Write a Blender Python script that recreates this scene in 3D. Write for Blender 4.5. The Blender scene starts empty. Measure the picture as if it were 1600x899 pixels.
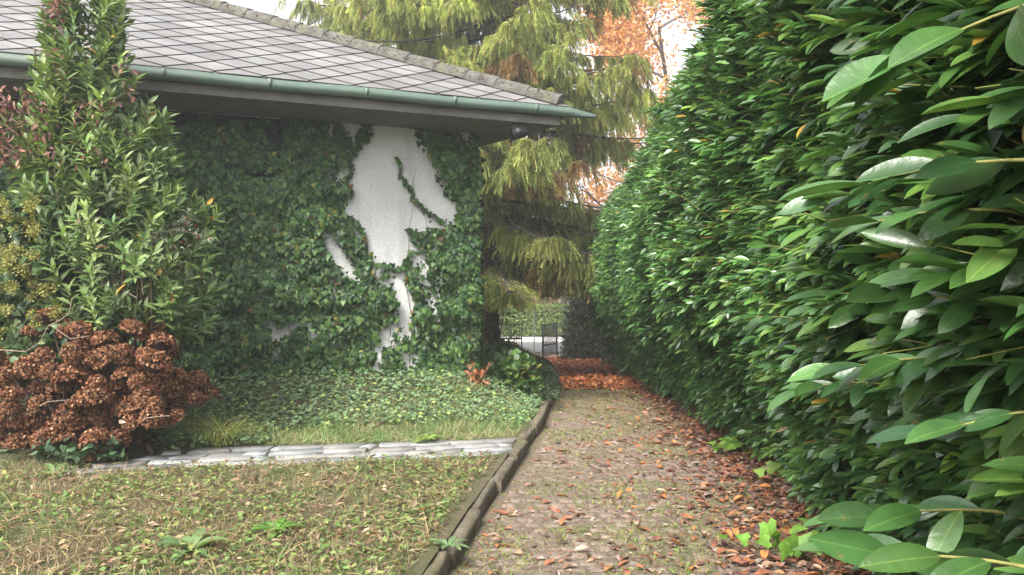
import bpy, math, random
import numpy as np
from mathutils import Vector

R = math.radians
rng = np.random.default_rng(11)
random.seed(5)
scene = bpy.context.scene
col = scene.collection

# ------------------------------------------------------------------ camera, world, sun, exposure
CAMZ = 1.6
cam_d = bpy.data.cameras.new("camera")
cam_d.lens = 28.0
cam_d.sensor_width = 36.0
cam_d.clip_start = 0.05
cam_d.clip_end = 2000
cam = bpy.data.objects.new("camera", cam_d)
col.objects.link(cam)
cam.location = (0, 0, CAMZ)
cam.rotation_euler = (R(90), 0, 0)
scene.camera = cam

SUN_EL, SUN_AZ = 48.0, 208.0          # azimuth measured from +Y clockwise (where the sun stands)
w = bpy.data.worlds.new("World")
scene.world = w
w.use_nodes = True
nt = w.node_tree
nt.nodes.clear()
sky = nt.nodes.new("ShaderNodeTexSky")
sky.sky_type = 'NISHITA'
sky.sun_disc = False
sky.sun_elevation = R(SUN_EL)
sky.sun_rotation = R(SUN_AZ)
sky.air_density = 1.0
sky.dust_density = 4.0
hs = nt.nodes.new("ShaderNodeHueSaturation")
hs.inputs["Saturation"].default_value = 0.22
hs.inputs["Value"].default_value = 1.0
bg = nt.nodes.new("ShaderNodeBackground")
bg.inputs["Strength"].default_value = 0.15
wo = nt.nodes.new("ShaderNodeOutputWorld")
nt.links.new(sky.outputs[0], hs.inputs["Color"])
nt.links.new(hs.outputs[0], bg.inputs["Color"])
nt.links.new(bg.outputs[0], wo.inputs["Surface"])

sd = bpy.data.lights.new("sun", 'SUN')
sd.energy = 2.1
sd.angle = R(16)
sd.color = (1.0, 0.95, 0.86)
so = bpy.data.objects.new("sun", sd)
col.objects.link(so)
so.location = (-5, -10, 20)
sv = Vector((math.sin(R(SUN_AZ)) * math.cos(R(SUN_EL)), math.cos(R(SUN_AZ)) * math.cos(R(SUN_EL)), math.sin(R(SUN_EL))))
so.rotation_euler = (-sv).to_track_quat('-Z', 'Y').to_euler()

scene.view_settings.view_transform = 'Standard'
scene.view_settings.look = 'None'
scene.view_settings.exposure = 1.78
scene.view_settings.gamma = 1.0
scene.cycles.max_bounces = 6
scene.cycles.transparent_max_bounces = 6

# ------------------------------------------------------------------ helpers
F = 1245.0


def U(a, b, n=None):
    return rng.uniform(a, b, n)


def unit(v):
    v = np.asarray(v, float)
    return v / (np.linalg.norm(v, axis=-1, keepdims=True) + 1e-9)


_lat = np.random.default_rng(3).random((256, 256))


def vnoise(x, y, s=1.0):
    x = np.asarray(x, float) * s + 57.3
    y = np.asarray(y, float) * s + 91.7
    xi = np.floor(x).astype(int); yi = np.floor(y).astype(int)
    fx = x - xi; fy = y - yi
    fx = fx * fx * (3 - 2 * fx); fy = fy * fy * (3 - 2 * fy)
    a = _lat[xi % 256, yi % 256]; b = _lat[(xi + 1) % 256, yi % 256]
    c = _lat[xi % 256, (yi + 1) % 256]; d = _lat[(xi + 1) % 256, (yi + 1) % 256]
    return (a * (1 - fx) + b * fx) * (1 - fy) + (c * (1 - fx) + d * fx) * fy


def fbm(x, y, s=1.0, o=3):
    r = 0; t = 0; a = 1.0
    for i in range(o):
        r = r + a * vnoise(x, y, s * 2 ** i); t += a; a *= 0.5
    return r / t


def sstep(x):
    x = np.clip(x, 0, 1)
    return x * x * (3 - 2 * x)


class MB:
    """collects vertices, faces and a colour per vertex; build() links them as one mesh object"""
    def __init__(s):
        s.V = []; s.C = []; s.L = []; s.T = []; s.n = 0

    def add(s, V, Fc, c=(1, 1, 1)):
        V = np.asarray(V, float).reshape(-1, 3)
        Fc = np.asarray(Fc, int)
        c = np.asarray(c, float)
        if c.ndim == 1:
            c = np.broadcast_to(c, (len(V), 3))
        s.V.append(V); s.C.append(c)
        s.L.append((Fc + s.n).ravel()); s.T.append(np.full(len(Fc), Fc.shape[1], int))
        s.n += len(V)

    def poly(s, pts, c=(1, 1, 1)):
        s.add(pts, [list(range(len(pts)))], c)

    def box(s, c0, sx, sy, sz, ax=None, c=(1, 1, 1)):
        """box centred at c0; ax = (ux, uy, uz) axes"""
        if ax is None:
            ax = np.eye(3)
        ax = np.asarray(ax, float)
        k = np.array([[-1, -1, -1], [1, -1, -1], [1, 1, -1], [-1, 1, -1], [-1, -1, 1], [1, -1, 1], [1, 1, 1], [-1, 1, 1]]) * 0.5
        V = np.asarray(c0) + (k * [sx, sy, sz]) @ ax
        s.add(V, [[0, 3, 2, 1], [4, 5, 6, 7], [0, 1, 5, 4], [1, 2, 6, 5], [2, 3, 7, 6], [3, 0, 4, 7]], c)

    def tube(s, P, r, k=6, c=(1, 1, 1), cap=True):
        P = np.asarray(P, float); n = len(P)
        r = np.broadcast_to(np.asarray(r, float), (n,))
        T = unit(np.gradient(P, axis=0))
        ref = np.array([0, 0, 1.0]) if abs(T[:, 2]).mean() < 0.8 else np.array([1.0, 0, 0])
        A = unit(np.cross(T, ref)); B = np.cross(T, A)
        a = np.arange(k) * 2 * np.pi / k
        V = P[:, None, :] + r[:, None, None] * (np.cos(a)[None, :, None] * A[:, None, :] + np.sin(a)[None, :, None] * B[:, None, :])
        i = np.arange(n - 1)[:, None]; j = np.arange(k)[None, :]; j2 = (j + 1) % k
        Fc = np.stack([i * k + j + 0 * j2, i * k + j2, (i + 1) * k + j2, (i + 1) * k + j + 0 * j2], -1).reshape(-1, 4)
        s.add(V.reshape(-1, 3), Fc, c)
        if cap:
            s.add(V[0], [list(range(k))[::-1]], c); s.add(V[-1], [list(range(k))], c)

    def grid(s, P, c=(1, 1, 1)):
        P = np.asarray(P); a, b = P.shape[:2]
        i = np.arange(a - 1)[:, None]; j = np.arange(b - 1)[None, :]
        Fc = np.stack([i * b + j, (i + 1) * b + j, (i + 1) * b + j + 1, i * b + j + 1], -1).reshape(-1, 4)
        s.add(P.reshape(-1, 3), Fc, c)

    def scatter(s, tmpl, pos, d, up, L, W, c, H=None):
        """copies of a template leaf: x along d, z along up"""
        tv, tf = tmpl[:2]
        tm_ = tmpl[2] if len(tmpl) > 2 else None
        pos = np.asarray(pos, float); n = len(pos)
        if n == 0:
            return
        x = unit(d); y = unit(np.cross(up, x)); z = np.cross(x, y)
        L = np.broadcast_to(np.asarray(L, float), (n,)); W = np.broadcast_to(np.asarray(W, float), (n,))
        H = L if H is None else np.broadcast_to(np.asarray(H, float), (n,))
        V = pos[:, None, :] + (tv[None, :, 0, None] * L[:, None, None]) * x[:, None, :] \
            + (tv[None, :, 1, None] * W[:, None, None]) * y[:, None, :] + (tv[None, :, 2, None] * H[:, None, None]) * z[:, None, :]
        m = len(tv)
        c = np.asarray(c, float)
        if c.ndim == 1:
            c = np.broadcast_to(c, (n, 3))
        C = np.repeat(c, m, 0) if tm_ is None else (c[:, None, :] * tm_[None]).reshape(-1, 3)
        for f in tf:
            f = np.asarray(f)
            Fc = (np.arange(n)[:, None, None] * m + f[None]).reshape(-1, f.shape[1])
            s.L.append((Fc + s.n).ravel()); s.T.append(np.full(len(Fc), f.shape[1], int))
        s.V.append(V.reshape(-1, 3)); s.C.append(C); s.n += n * m

    def mesh(s, name, mat, smooth=False):
        me = bpy.data.meshes.new(name)
        if s.n:
            V = np.concatenate(s.V); C = np.concatenate(s.C); Lp = np.concatenate(s.L); T = np.concatenate(s.T)
            me.vertices.add(len(V)); me.vertices.foreach_set("co", V.astype(np.float32).ravel())
            me.loops.add(len(Lp)); me.loops.foreach_set("vertex_index", Lp.astype(np.int32))
            me.polygons.add(len(T))
            st = np.concatenate([[0], np.cumsum(T)[:-1]])
            me.polygons.foreach_set("loop_start", st.astype(np.int32))
            me.polygons.foreach_set("loop_total", T.astype(np.int32))
            if smooth:
                me.polygons.foreach_set("use_smooth", np.ones(len(T), bool))
            at = me.attributes.new("Col", 'FLOAT_COLOR', 'POINT')
            at.data.foreach_set("color", np.concatenate([C, np.ones((len(C), 1))], 1).astype(np.float32).ravel())
            me.update(calc_edges=True)
            me.validate()
        me.materials.append(mat)
        return me

    def build(s, name, mat, parent=None, smooth=False):
        o = bpy.data.objects.new(name, s.mesh(name, mat, smooth))
        col.objects.link(o)
        if parent is not None:
            o.parent = parent
            o.matrix_parent_inverse = parent.matrix_basis.inverted()   # geometry is given in world space
        return o


def tag(o, label=None, cat=None, group=None, kind=None):
    if label: o["label"] = label
    if cat: o["category"] = cat
    if group: o["group"] = group
    if kind: o["kind"] = kind
    return o


def thing(name, loc, label, cat, group=None):
    o = bpy.data.objects.new(name, None)
    col.objects.link(o)
    o.location = loc
    o.empty_display_size = 0.2
    return tag(o, label, cat, group)


# ------------------------------------------------------------------ materials
def new_mat(name):
    m = bpy.data.materials.new(name)
    m.use_nodes = True
    t = m.node_tree
    b = t.nodes["Principled BSDF"]
    return m, t, b


def N(t, kind, **kw):
    n = t.nodes.new(kind)
    for k, v in kw.items():
        setattr(n, k, v)
    return n


def ramp(t, fac, stops):
    r = N(t, "ShaderNodeValToRGB")
    e = r.color_ramp.elements
    while len(e) < len(stops):
        e.new(0.5)
    for i, (p, c) in enumerate(stops):
        e[i].position = p
        e[i].color = (*c, 1) if len(c) == 3 else c
    t.links.new(fac, r.inputs[0])
    return r.outputs[0]


def noise(t, scale, detail=4, rough=0.55, vec=None, dim='3D'):
    n = N(t, "ShaderNodeTexNoise")
    n.inputs["Scale"].default_value = scale
    n.inputs["Detail"].default_value = detail
    n.inputs["Roughness"].default_value = rough
    if vec is None:
        tc = N(t, "ShaderNodeTexCoord"); vec = tc.outputs["Object"]
    t.links.new(vec, n.inputs["Vector"])
    return n.outputs[0]


def mixc(t, fac, a, b, mode='MIX'):
    m = N(t, "ShaderNodeMix", data_type='RGBA', blend_type=mode)
    for s_, v in ((m.inputs[0], fac), (m.inputs[6], a), (m.inputs[7], b)):
        if hasattr(v, "is_linked") or isinstance(v, bpy.types.NodeSocket):
            t.links.new(v, s_)
        elif isinstance(v, (int, float)):
            s_.default_value = v
        else:
            s_.default_value = (*v, 1)
    return m.outputs[2]


def bump(t, b, h, strength, dist=0.02):
    n = N(t, "ShaderNodeBump")
    n.inputs["Strength"].default_value = strength
    n.inputs["Distance"].default_value = dist
    t.links.new(h, n.inputs["Height"])
    t.links.new(n.outputs[0], b.inputs["Normal"])


def attr(t):
    a = N(t, "ShaderNodeAttribute")
    a.attribute_name = "Col"
    return a.outputs["Color"]


def foliage(name, rough=0.45, trans=0.3, spec=0.5, nscale=30, tint=(1.3, 1.35, 0.7), var=0.5):
    m, t, b = new_mat(name)
    c = attr(t)
    n = noise(t, nscale, 3)
    v = ramp(t, n, [(0.3, (1 - var,) * 3), (0.7, (1 + var * 0.6,) * 3)])
    c2 = mixc(t, 1.0, c, v, 'MULTIPLY')
    t.links.new(c2, b.inputs["Base Color"])
    b.inputs["Roughness"].default_value = rough
    b.inputs["Specular IOR Level"].default_value = spec
    tr = N(t, "ShaderNodeBsdfTranslucent")
    c3 = mixc(t, 1.0, c2, tint, 'MULTIPLY')
    t.links.new(c3, tr.inputs["Color"])
    ms = N(t, "ShaderNodeMixShader")
    ms.inputs[0].default_value = trans
    t.links.new(b.outputs[0], ms.inputs[1]); t.links.new(tr.outputs[0], ms.inputs[2])
    t.links.new(ms.outputs[0], t.nodes["Material Output"].inputs["Surface"])
    return m


def rough_mat(name, stops, scale=6, detail=6, rough=0.9, bs=0.5, bscale=40, bd=0.02, use_col=False, spec=0.3):
    m, t, b = new_mat(name)
    c = ramp(t, noise(t, scale, detail, 0.65), stops)
    if use_col:
        c = mixc(t, 1.0, attr(t), c, 'MULTIPLY')
    t.links.new(c, b.inputs["Base Color"])
    b.inputs["Roughness"].default_value = rough
    b.inputs["Specular IOR Level"].default_value = spec
    bump(t, b, noise(t, bscale, 5, 0.7), bs, bd)
    return m


M = {}
M['laurel'] = foliage('laurel leaf', 0.3, 0.22, 0.75, 14, var=0.3)
_t = M['laurel'].node_tree
_mx = [n_ for n_ in _t.nodes if n_.type == 'MIX'][0]
_sp = mixc(_t, ramp(_t, noise(_t, 21, 4, .7), [(.64, (0,) * 3), (.70, (.75,) * 3)]), _mx.outputs[2], (.16, .12, .035))
_t.links.new(_sp, _t.nodes["Principled BSDF"].inputs["Base Color"])
_b = _t.nodes["Principled BSDF"]
bump(_t, _b, noise(_t, 42, 3, 0.6), 0.1, 0.02)
M['leaf'] = foliage('soft leaf', 0.45, 0.3, 0.45, 18, var=0.35)
M['ivy'] = foliage('ivy leaf', 0.5, 0.18, 0.32, 16, var=0.35)
M['needle'] = foliage('spruce needles', 0.65, 0.52, 0.2, 5, tint=(1.35, 1.35, .8), var=0.35)
M['grass'] = foliage('grass blades', 0.6, 0.3, 0.3, 10, var=0.3)
M['dry'] = foliage('dry leaves', 0.6, 0.15, 0.35, 25, tint=(1.4, 1.0, 0.6), var=0.5)
M['flower'] = foliage('dried florets', 0.75, 0.2, 0.2, 40, tint=(1.4, 0.9, 0.5), var=0.5)
M['autumn'] = foliage('autumn leaves', 0.55, 0.5, 0.3, 4, tint=(1.2, 1.1, 0.8), var=0.3)
M['bark'] = rough_mat('bark', [(0.3, (0.03, 0.024, 0.018)), (0.7, (0.10, 0.08, 0.06))], 9, 6, 0.95, 0.8, 22)
M['twig'] = rough_mat('twigs', [(0.3, (0.5,) * 3), (0.7, (1.2,) * 3)], 30, 3, 0.8, 0.2, 60, use_col=True)
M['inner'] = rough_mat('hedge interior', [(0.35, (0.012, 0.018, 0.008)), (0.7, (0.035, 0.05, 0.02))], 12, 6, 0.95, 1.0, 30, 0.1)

# roughcast wall
m, t, b = new_mat('white roughcast')
c = ramp(t, noise(t, 1.3, 5, 0.6), [(0.3, (0.68, 0.68, 0.68)), (0.65, (0.82, 0.82, 0.83))])
c = mixc(t, ramp(t, noise(t, 60, 4, 0.7), [(0.35, (0.55,) * 3), (0.55, (0,) * 3)]), c, (0.40, 0.395, 0.38))
mp = N(t, 'ShaderNodeMapping'); mp.inputs['Scale'].default_value = (5, 5, .5); tcw = N(t, 'ShaderNodeTexCoord'); t.links.new(tcw.outputs['Object'], mp.inputs[0])
c = mixc(t, ramp(t, noise(t, 1.0, 6, .7, mp.outputs[0]), [(.52, (0,) * 3), (.75, (.45,) * 3)]), c, (.36, .35, .32))
t.links.new(c, b.inputs["Base Color"]); b.inputs["Roughness"].default_value = 0.95
bump(t, b, noise(t, 55, 5, 0.75), 1.0, 0.03)
M['wall'] = m
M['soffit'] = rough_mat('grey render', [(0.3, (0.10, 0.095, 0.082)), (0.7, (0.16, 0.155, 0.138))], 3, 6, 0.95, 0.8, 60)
M['dark_strip'] = rough_mat('near-black strip', [(0.3, (0.012, 0.012, 0.013)), (0.7, (0.03, 0.028, 0.026))], 5, 4, 0.6, 0.2, 30)
# roof tiles
m, t, b = new_mat('fibre cement tile')
c = ramp(t, noise(t, 2.2, 7, 0.65), [(0.3, (0.098, 0.093, 0.092)), (0.5, (0.142, 0.136, 0.136)), (0.7, (0.198, 0.19, 0.19))])
c = mixc(t, 1.0, c, attr(t), 'MULTIPLY')
c = mixc(t, ramp(t, noise(t, 45, 5, 0.7), [(0.38, (0.6,) * 3), (0.52, (0,) * 3)]), c, (0.09, 0.083, 0.077))
c = mixc(t, ramp(t, noise(t, 5, 6, 0.75), [(0.58, (0,) * 3), (0.72, (0.65,) * 3)]), c, (0.085, 0.085, 0.06))
t.links.new(c, b.inputs["Base Color"]); b.inputs["Roughness"].default_value = 0.6
bump(t, b, noise(t, 50, 5, 0.7), 0.35, 0.01)
M['tile'] = m
M['tilebase'] = rough_mat('tile underlay', [(0.3, (0.02, 0.019, 0.02)), (0.7, (0.045, 0.042, 0.04))], 8, 5)
m, t, b = new_mat('lichened hip cap')
c = ramp(t, noise(t, 9, 7, 0.7), [(0.3, (0.04, 0.036, 0.031)), (0.5, (0.085, 0.079, 0.07)), (0.7, (0.14, 0.133, 0.122))])
c = mixc(t, ramp(t, noise(t, 4, 5, 0.7), [(0.5, (0,) * 3), (0.64, (0.75,) * 3)]), c, (0.12, 0.12, 0.06))
t.links.new(c, b.inputs["Base Color"]); b.inputs["Roughness"].default_value = 0.95
bump(t, b, noise(t, 35, 6, 0.75), 0.9, 0.03)
M['cap'] = m
m, t, b = new_mat('pale green painted metal')
c = ramp(t, noise(t, 2.5, 6, 0.7), [(0.3, (0.055, 0.085, 0.066)), (0.7, (0.085, 0.122, 0.096))])
c = mixc(t, ramp(t, noise(t, 14, 6, 0.75), [(0.58, (0,) * 3), (0.75, (0.6,) * 3)]), c, (0.055, 0.06, 0.042))
t.links.new(c, b.inputs["Base Color"]); b.inputs["Roughness"].default_value = 0.5
bump(t, b, noise(t, 12, 4), 0.08, 0.01)
M['gutter'] = m
M['iron'] = rough_mat('black iron', [(0.3, (0.012, 0.013, 0.013)), (0.7, (0.035, 0.033, 0.03))], 10, 4, 0.5, 0.1, 60)
M['steel'] = rough_mat('galvanised steel', [(0.3, (0.16, 0.165, 0.17)), (0.7, (0.25, 0.25, 0.26))], 10, 4, 0.5, 0.1, 60)
m, t, b = new_mat('lamp glass')
b.inputs["Base Color"].default_value = (0.012, 0.013, 0.015, 1); b.inputs["Roughness"].default_value = 0.45
M['lens'] = m
M['asphalt'] = rough_mat('asphalt', [(0.3, (0.10, 0.10, 0.105)), (0.7, (0.16, 0.16, 0.165))], 4, 6, 0.85, 0.3, 120)
M['paveway'] = rough_mat('pale concrete', [(0.3, (0.40, 0.39, 0.37)), (0.7, (0.55, 0.54, 0.52))], 3, 6, 0.9, 0.2, 80)
m, t, b = new_mat('mossy kerb stone')
c = ramp(t, noise(t, 7, 7, 0.7), [(0.3, (0.11, 0.09, 0.065)), (0.5, (0.22, 0.18, 0.13)), (0.72, (0.33, 0.28, 0.22))])
c = mixc(t, ramp(t, noise(t, 3.2, 6, 0.75), [(0.44, (0,) * 3), (0.62, (0.8,) * 3)]), c, (0.12, 0.115, 0.045))
c = mixc(t, 1.0, c, attr(t), 'MULTIPLY')
t.links.new(c, b.inputs["Base Color"]); b.inputs["Roughness"].default_value = 0.95
bump(t, b, noise(t, 26, 7, 0.75), 1.0, 0.07)
M['kerb'] = m
m, t, b = new_mat('pale flagstone')
c = ramp(t, noise(t, 4, 7, 0.7), [(0.3, (0.16, 0.16, 0.158)), (0.5, (0.24, 0.24, 0.238)), (0.72, (0.34, 0.34, 0.332))])
c = mixc(t, 1.0, c, attr(t), 'MULTIPLY')
c = mixc(t, ramp(t, noise(t, 9, 6, 0.75), [(0.56, (0,) * 3), (0.72, (0.6,) * 3)]), c, (0.12, 0.11, 0.075))
t.links.new(c, b.inputs["Base Color"]); b.inputs["Roughness"].default_value = 0.75
bump(t, b, noise(t, 22, 6, 0.7), 0.4, 0.02)
M['flag'] = m
m, t, b = new_mat('weathered setts')
c = ramp(t, noise(t, 12, 7, 0.7), [(0.3, (0.11, 0.085, 0.067)), (0.5, (0.2, 0.162, 0.13)), (0.72, (0.3, 0.25, 0.205))])
c = mixc(t, 1.0, c, attr(t), 'MULTIPLY')
c = mixc(t, ramp(t, noise(t, 5, 6, 0.75), [(0.55, (0,) * 3), (0.72, (0.55,) * 3)]), c, (0.09, 0.10, 0.035))
t.links.new(c, b.inputs["Base Color"]); b.inputs["Roughness"].default_value = 0.85
c = mixc(t, ramp(t, noise(t, 34, 7, 0.8), [(0.42, (0,) * 3), (0.56, (0.8,) * 3)]), c, (0.15, 0.105, 0.078))
t.links.new(c, b.inputs['Base Color'])
bump(t, b, noise(t, 40, 6, 0.75), 0.6, 0.02)
M['sett'] = m
m, t, b = new_mat('leafy soil')
c = ramp(t, noise(t, 20, 8, 0.75), [(0.3, (0.08, 0.057, 0.042)), (0.48, (0.19, 0.144, 0.108)), (0.72, (0.34, 0.272, 0.21))])
mo = mixc(t, 0.5, noise(t, 1.1, 5, 0.65), noise(t, 9, 5, 0.7))
c = mixc(t, ramp(t, mo, [(0.48, (0,) * 3), (0.62, (0.7,) * 3)]), c, (0.17, 0.18, 0.06))
c = mixc(t, ramp(t, noise(t, 60, 4, 0.7), [(0.55, (0,) * 3), (0.66, (0.7,) * 3)]), c, (0.27, 0.19, 0.13))
t.links.new(c, b.inputs["Base Color"]); b.inputs["Roughness"].default_value = 0.95
bump(t, b, noise(t, 55, 8, 0.75), 1.0, 0.04)
M['soil'] = m
m, t, b = new_mat('lawn thatch')
c = ramp(t, noise(t, 24, 8, 0.75), [(0.3, (0.05, 0.038, 0.022)), (0.5, (0.14, 0.11, 0.06)), (0.7, (0.25, 0.2, 0.11))])
c = mixc(t, ramp(t, noise(t, 3, 6, 0.7), [(0.4, (0,) * 3), (0.6, (0.7,) * 3)]), c, (0.085, 0.11, 0.03))
t.links.new(c, b.inputs["Base Color"]); b.inputs["Roughness"].default_value = 0.95
bump(t, b, noise(t, 50, 8, 0.75), 1.0, 0.05)
M['lawn'] = m

# ------------------------------------------------------------------ leaf templates


def lance(n=4, fold=0.18, droop=0.12, peak=0.45):
    s = np.linspace(0, 1, n + 1)
    wv = np.clip(np.where(s < peak, np.sin(np.pi / 2 * s / peak) ** 0.8, np.cos(np.pi / 2 * (s - peak) / (1 - peak)) ** 0.62), 0.03, 1) * 0.5
    z0 = -droop * s ** 2
    V = []
    for i in range(n + 1):
        V += [(s[i], -wv[i], z0[i] + fold * wv[i] * 0.5), (s[i], 0, z0[i]), (s[i], wv[i], z0[i] + fold * wv[i] * 0.5)]
    Q = []
    for i in range(n):
        a = i * 3; bq = a + 3
        Q += [[a, bq, bq + 1, a + 1], [a + 1, bq + 1, bq + 2, a + 2]]
    return np.array(V), [np.array(Q)]


def diamond(fold=0.15):
    return np.array([(0, 0, 0), (0.5, -0.5, fold), (1, 0, -0.05), (0.5, 0.5, fold)]), [np.array([[0, 1, 2], [0, 2, 3]])]


def ivyleaf():
    o = [(0, 0), (-0.12, 0.34), (0.22, 0.52), (0.42, 0.3), (1.0, 0.0), (0.42, -0.3), (0.22, -0.52), (-0.12, -0.34)]
    V = [(0.12, 0, 0.0)] + [(x, y, -0.10 * abs(y) * 2 - 0.12 * max(0, x) ** 2) for x, y in o]
    T = [[0, i + 1, (i + 1) % 8 + 1] for i in range(8)]
    return np.array(V), [np.array(T)[:, ::-1]]


def lobed():
    a = np.linspace(-2.7, 2.7, 15)
    r = np.where(np.arange(15) % 2 == 0, 0.62, 0.42) * (1 - 0.12 * np.abs(a) / 2.7)
    V = [(0, 0, 0)] + [(0.35 + r_ * math.cos(a_), r_ * math.sin(a_), -0.15 * r_ ** 2) for a_, r_ in zip(a, r)]
    T = [[0, i + 1, i + 2] for i in range(14)]
    return np.array(V), [np.array(T)]


def blade(n=3, curve=0.35):
    s = np.linspace(0, 1, n + 1); V = []; Q = []
    for i in range(n + 1):
        wv = 0.5 * (1 - s[i] ** 1.5) + 0.02
        V += [(s[i] * (1 - 0.2 * curve * s[i]), -wv, -curve * s[i] ** 2), (s[i] * (1 - 0.2 * curve * s[i]), wv, -curve * s[i] ** 2)]
    for i in range(n):
        Q.append([2 * i, 2 * i + 2, 2 * i + 3, 2 * i + 1])
    return np.array(V), [np.array(Q)]


def strand(n=11):
    V = []; Q = []
    g = np.random.default_rng(9)
    for i in range(n):
        s = i / n
        for k in range(3):
            a = i * 2.4 + k * 2.09 + g.uniform(-.4, .4)
            d = np.array([0, math.cos(a), math.sin(a)]); p = np.array([0, -math.sin(a), math.cos(a)])
            ln = (1.0 - 0.45 * s) * g.uniform(.75, 1.2)
            b0 = np.array([s, 0, 0]); tip = b0 + np.array([0.13, 0, 0]) + d * ln
            mid = (b0 + tip) / 2
            n0 = len(V)
            V += [b0, mid + p * 0.17, tip, mid - p * 0.17]
            Q.append([n0, n0 + 1, n0 + 2, n0 + 3])
    n0 = len(V)
    V += [np.array([0, -0.12, 0]), np.array([0, 0.12, 0]), np.array([1, 0.04, 0]), np.array([1, -0.04, 0])]
    Q.append([n0, n0 + 1, n0 + 2, n0 + 3])
    return np.array(V), [np.array(Q)]


def veined(t):
    """adds a pale raised midrib to a lance template"""
    V, fs = t
    mid = V[1::3]; n = len(mid); k = len(V)
    wv = np.linspace(.045, .014, n)
    A = mid + np.stack([0 * wv, -wv, 0 * wv + .004], -1); B = mid + np.stack([0 * wv, wv, 0 * wv + .004], -1)
    V2 = np.concatenate([V, A, B])
    q = np.array([[k + i, k + i + 1, k + n + i + 1, k + n + i] for i in range(n - 1)])
    cm = np.ones((len(V2), 3)); cm[k:] = (1.9, 1.5, 1.4)
    return V2, [fs[0], q], cm


LAN6, LAN4, LAN2 = lance(7, 0.22, 0.14), lance(4, 0.22, 0.14), lance(2, 0.25, 0.14)
DRY = lance(4, 0.4, 0.2); DRY2 = lance(2, 0.4, 0.12)
DIA, IVY, LOB, BLA, BLA2, STR = diamond(), ivyleaf(), lobed(), blade(3), blade(2), strand()


LAU6 = [veined(lance(8, .30, .16, .5)), veined(lance(8, .12, .30, .55)), veined(lance(8, .45, .02, .5))]
LAU4 = [veined(lance(4, .30, .16, .5)), lance(4, .12, .3, .55), lance(4, .45, .02, .5)]
LAU2 = [LAN2, lance(2, .12, .3), lance(2, .4, .0)]


def palette(n, cols, wts=None, jit=0.25):
    cols = np.asarray(cols, float)
    wts = None if wts is None else np.asarray(wts, float) / np.sum(wts)
    c = cols[rng.choice(len(cols), n, p=wts)]
    return np.clip(c * rng.uniform(1 - jit, 1 + jit, (n, 1)) * rng.uniform(0.93, 1.07, (n, 3)), 0, 1)


def rdir(n):
    return unit(rng.normal(size=(n, 3)))


# ------------------------------------------------------------------ ground shape
def drive_z(Y):
    return np.interp(Y, [-20, 8, 10, 12, 14, 16, 19, 22, 26, 30, 34, 36, 400],
                     [0, 0, -.03, -.085, -.165, -.26, -.42, -.595, -.83, -1.04, -1.18, -1.2, -1.2])


def kerb_x(Y):
    return np.interp(Y, [-5, 0, 4.43, 5.68, 9.25, 11, 13, 15.5, 28, 34], [-1.75, -1.0, -.356, -.18, .37, .54, .66, .74, 1.08, 1.2])


def flag_y(X):
    return 7.53 + .30 * np.maximum(X, -4.5)


def lawn_z(X, Y):
    d = np.maximum(kerb_x(Y) - X, 0)
    q = (Y - flag_y(X)) * .95 - .2
    return drive_z(Y) + .125 + .42 * sstep(q / 2.7) * sstep(d / 1.3) + .06 * sstep(d / 3)


def on_px(px, py, zf, it=12):
    """ground point seen at a pixel"""
    Y = 8.0
    for _ in range(it):
        X = (px - 800) / F * Y
        Y = (CAMZ - float(zf(X, Y))) * F / (py - 449.5)
    return (px - 800) / F * Y, Y


dz = lambda X, Y: drive_z(Y)

# ground sheet
g = MB()
xs = np.concatenate([np.linspace(-400, -30, 12), np.linspace(-25, 25, 26), np.linspace(30, 400, 12)])
ys = np.concatenate([np.linspace(-60, -10, 6), np.arange(-8, 60, 1.0), np.linspace(65, 900, 20)])
GX, GY = np.meshgrid(xs, ys)
g.grid(np.stack([GX, GY, drive_z(GY) - .07], -1)[:, ::-1])
tag(g.build('ground', M['soil']), kind='structure')

# lawn
g = MB()
ys = np.arange(-4, 31, .08); dd = np.concatenate([np.arange(.06, 3.2, .06), np.linspace(3.3, 16, 40)])
YY, DD = np.meshgrid(ys, dd, indexing='ij')
XX = kerb_x(YY) - DD
ZZ = lawn_z(XX, YY) + (fbm(XX, YY, 6) - .5) * .03
flagm = (np.abs(YY - flag_y(XX) + .03) < .42) & (XX > -4.2)
ZZ = np.where(flagm, lawn_z(XX, YY) - .03, ZZ)
g.grid(np.stack([XX, YY, ZZ], -1))
tag(g.build('lawn', M['lawn'], smooth=True), kind='structure')

# driveway: soil sheet with setts showing through
g = MB()
ys = np.concatenate([np.arange(2.5, 12, .03), np.arange(12, 34.05, .15)]); ts = np.linspace(0, 1, 120)
YY, TT = np.meshgrid(ys, ts, indexing='ij')
XX = kerb_x(YY) + TT * 3.6
ZZ = drive_z(YY) - .001 + .020 * (fbm(XX, YY, 1.8, 3) - .5) + .012 * (fbm(XX, YY, 14, 2) - .5) + .008 * sstep((TT - .45) * 4)
ZZ = np.where(TT < .02, drive_z(YY) + .004, ZZ)
g.grid(np.stack([XX, YY, ZZ], -1)[:, ::-1])
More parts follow.
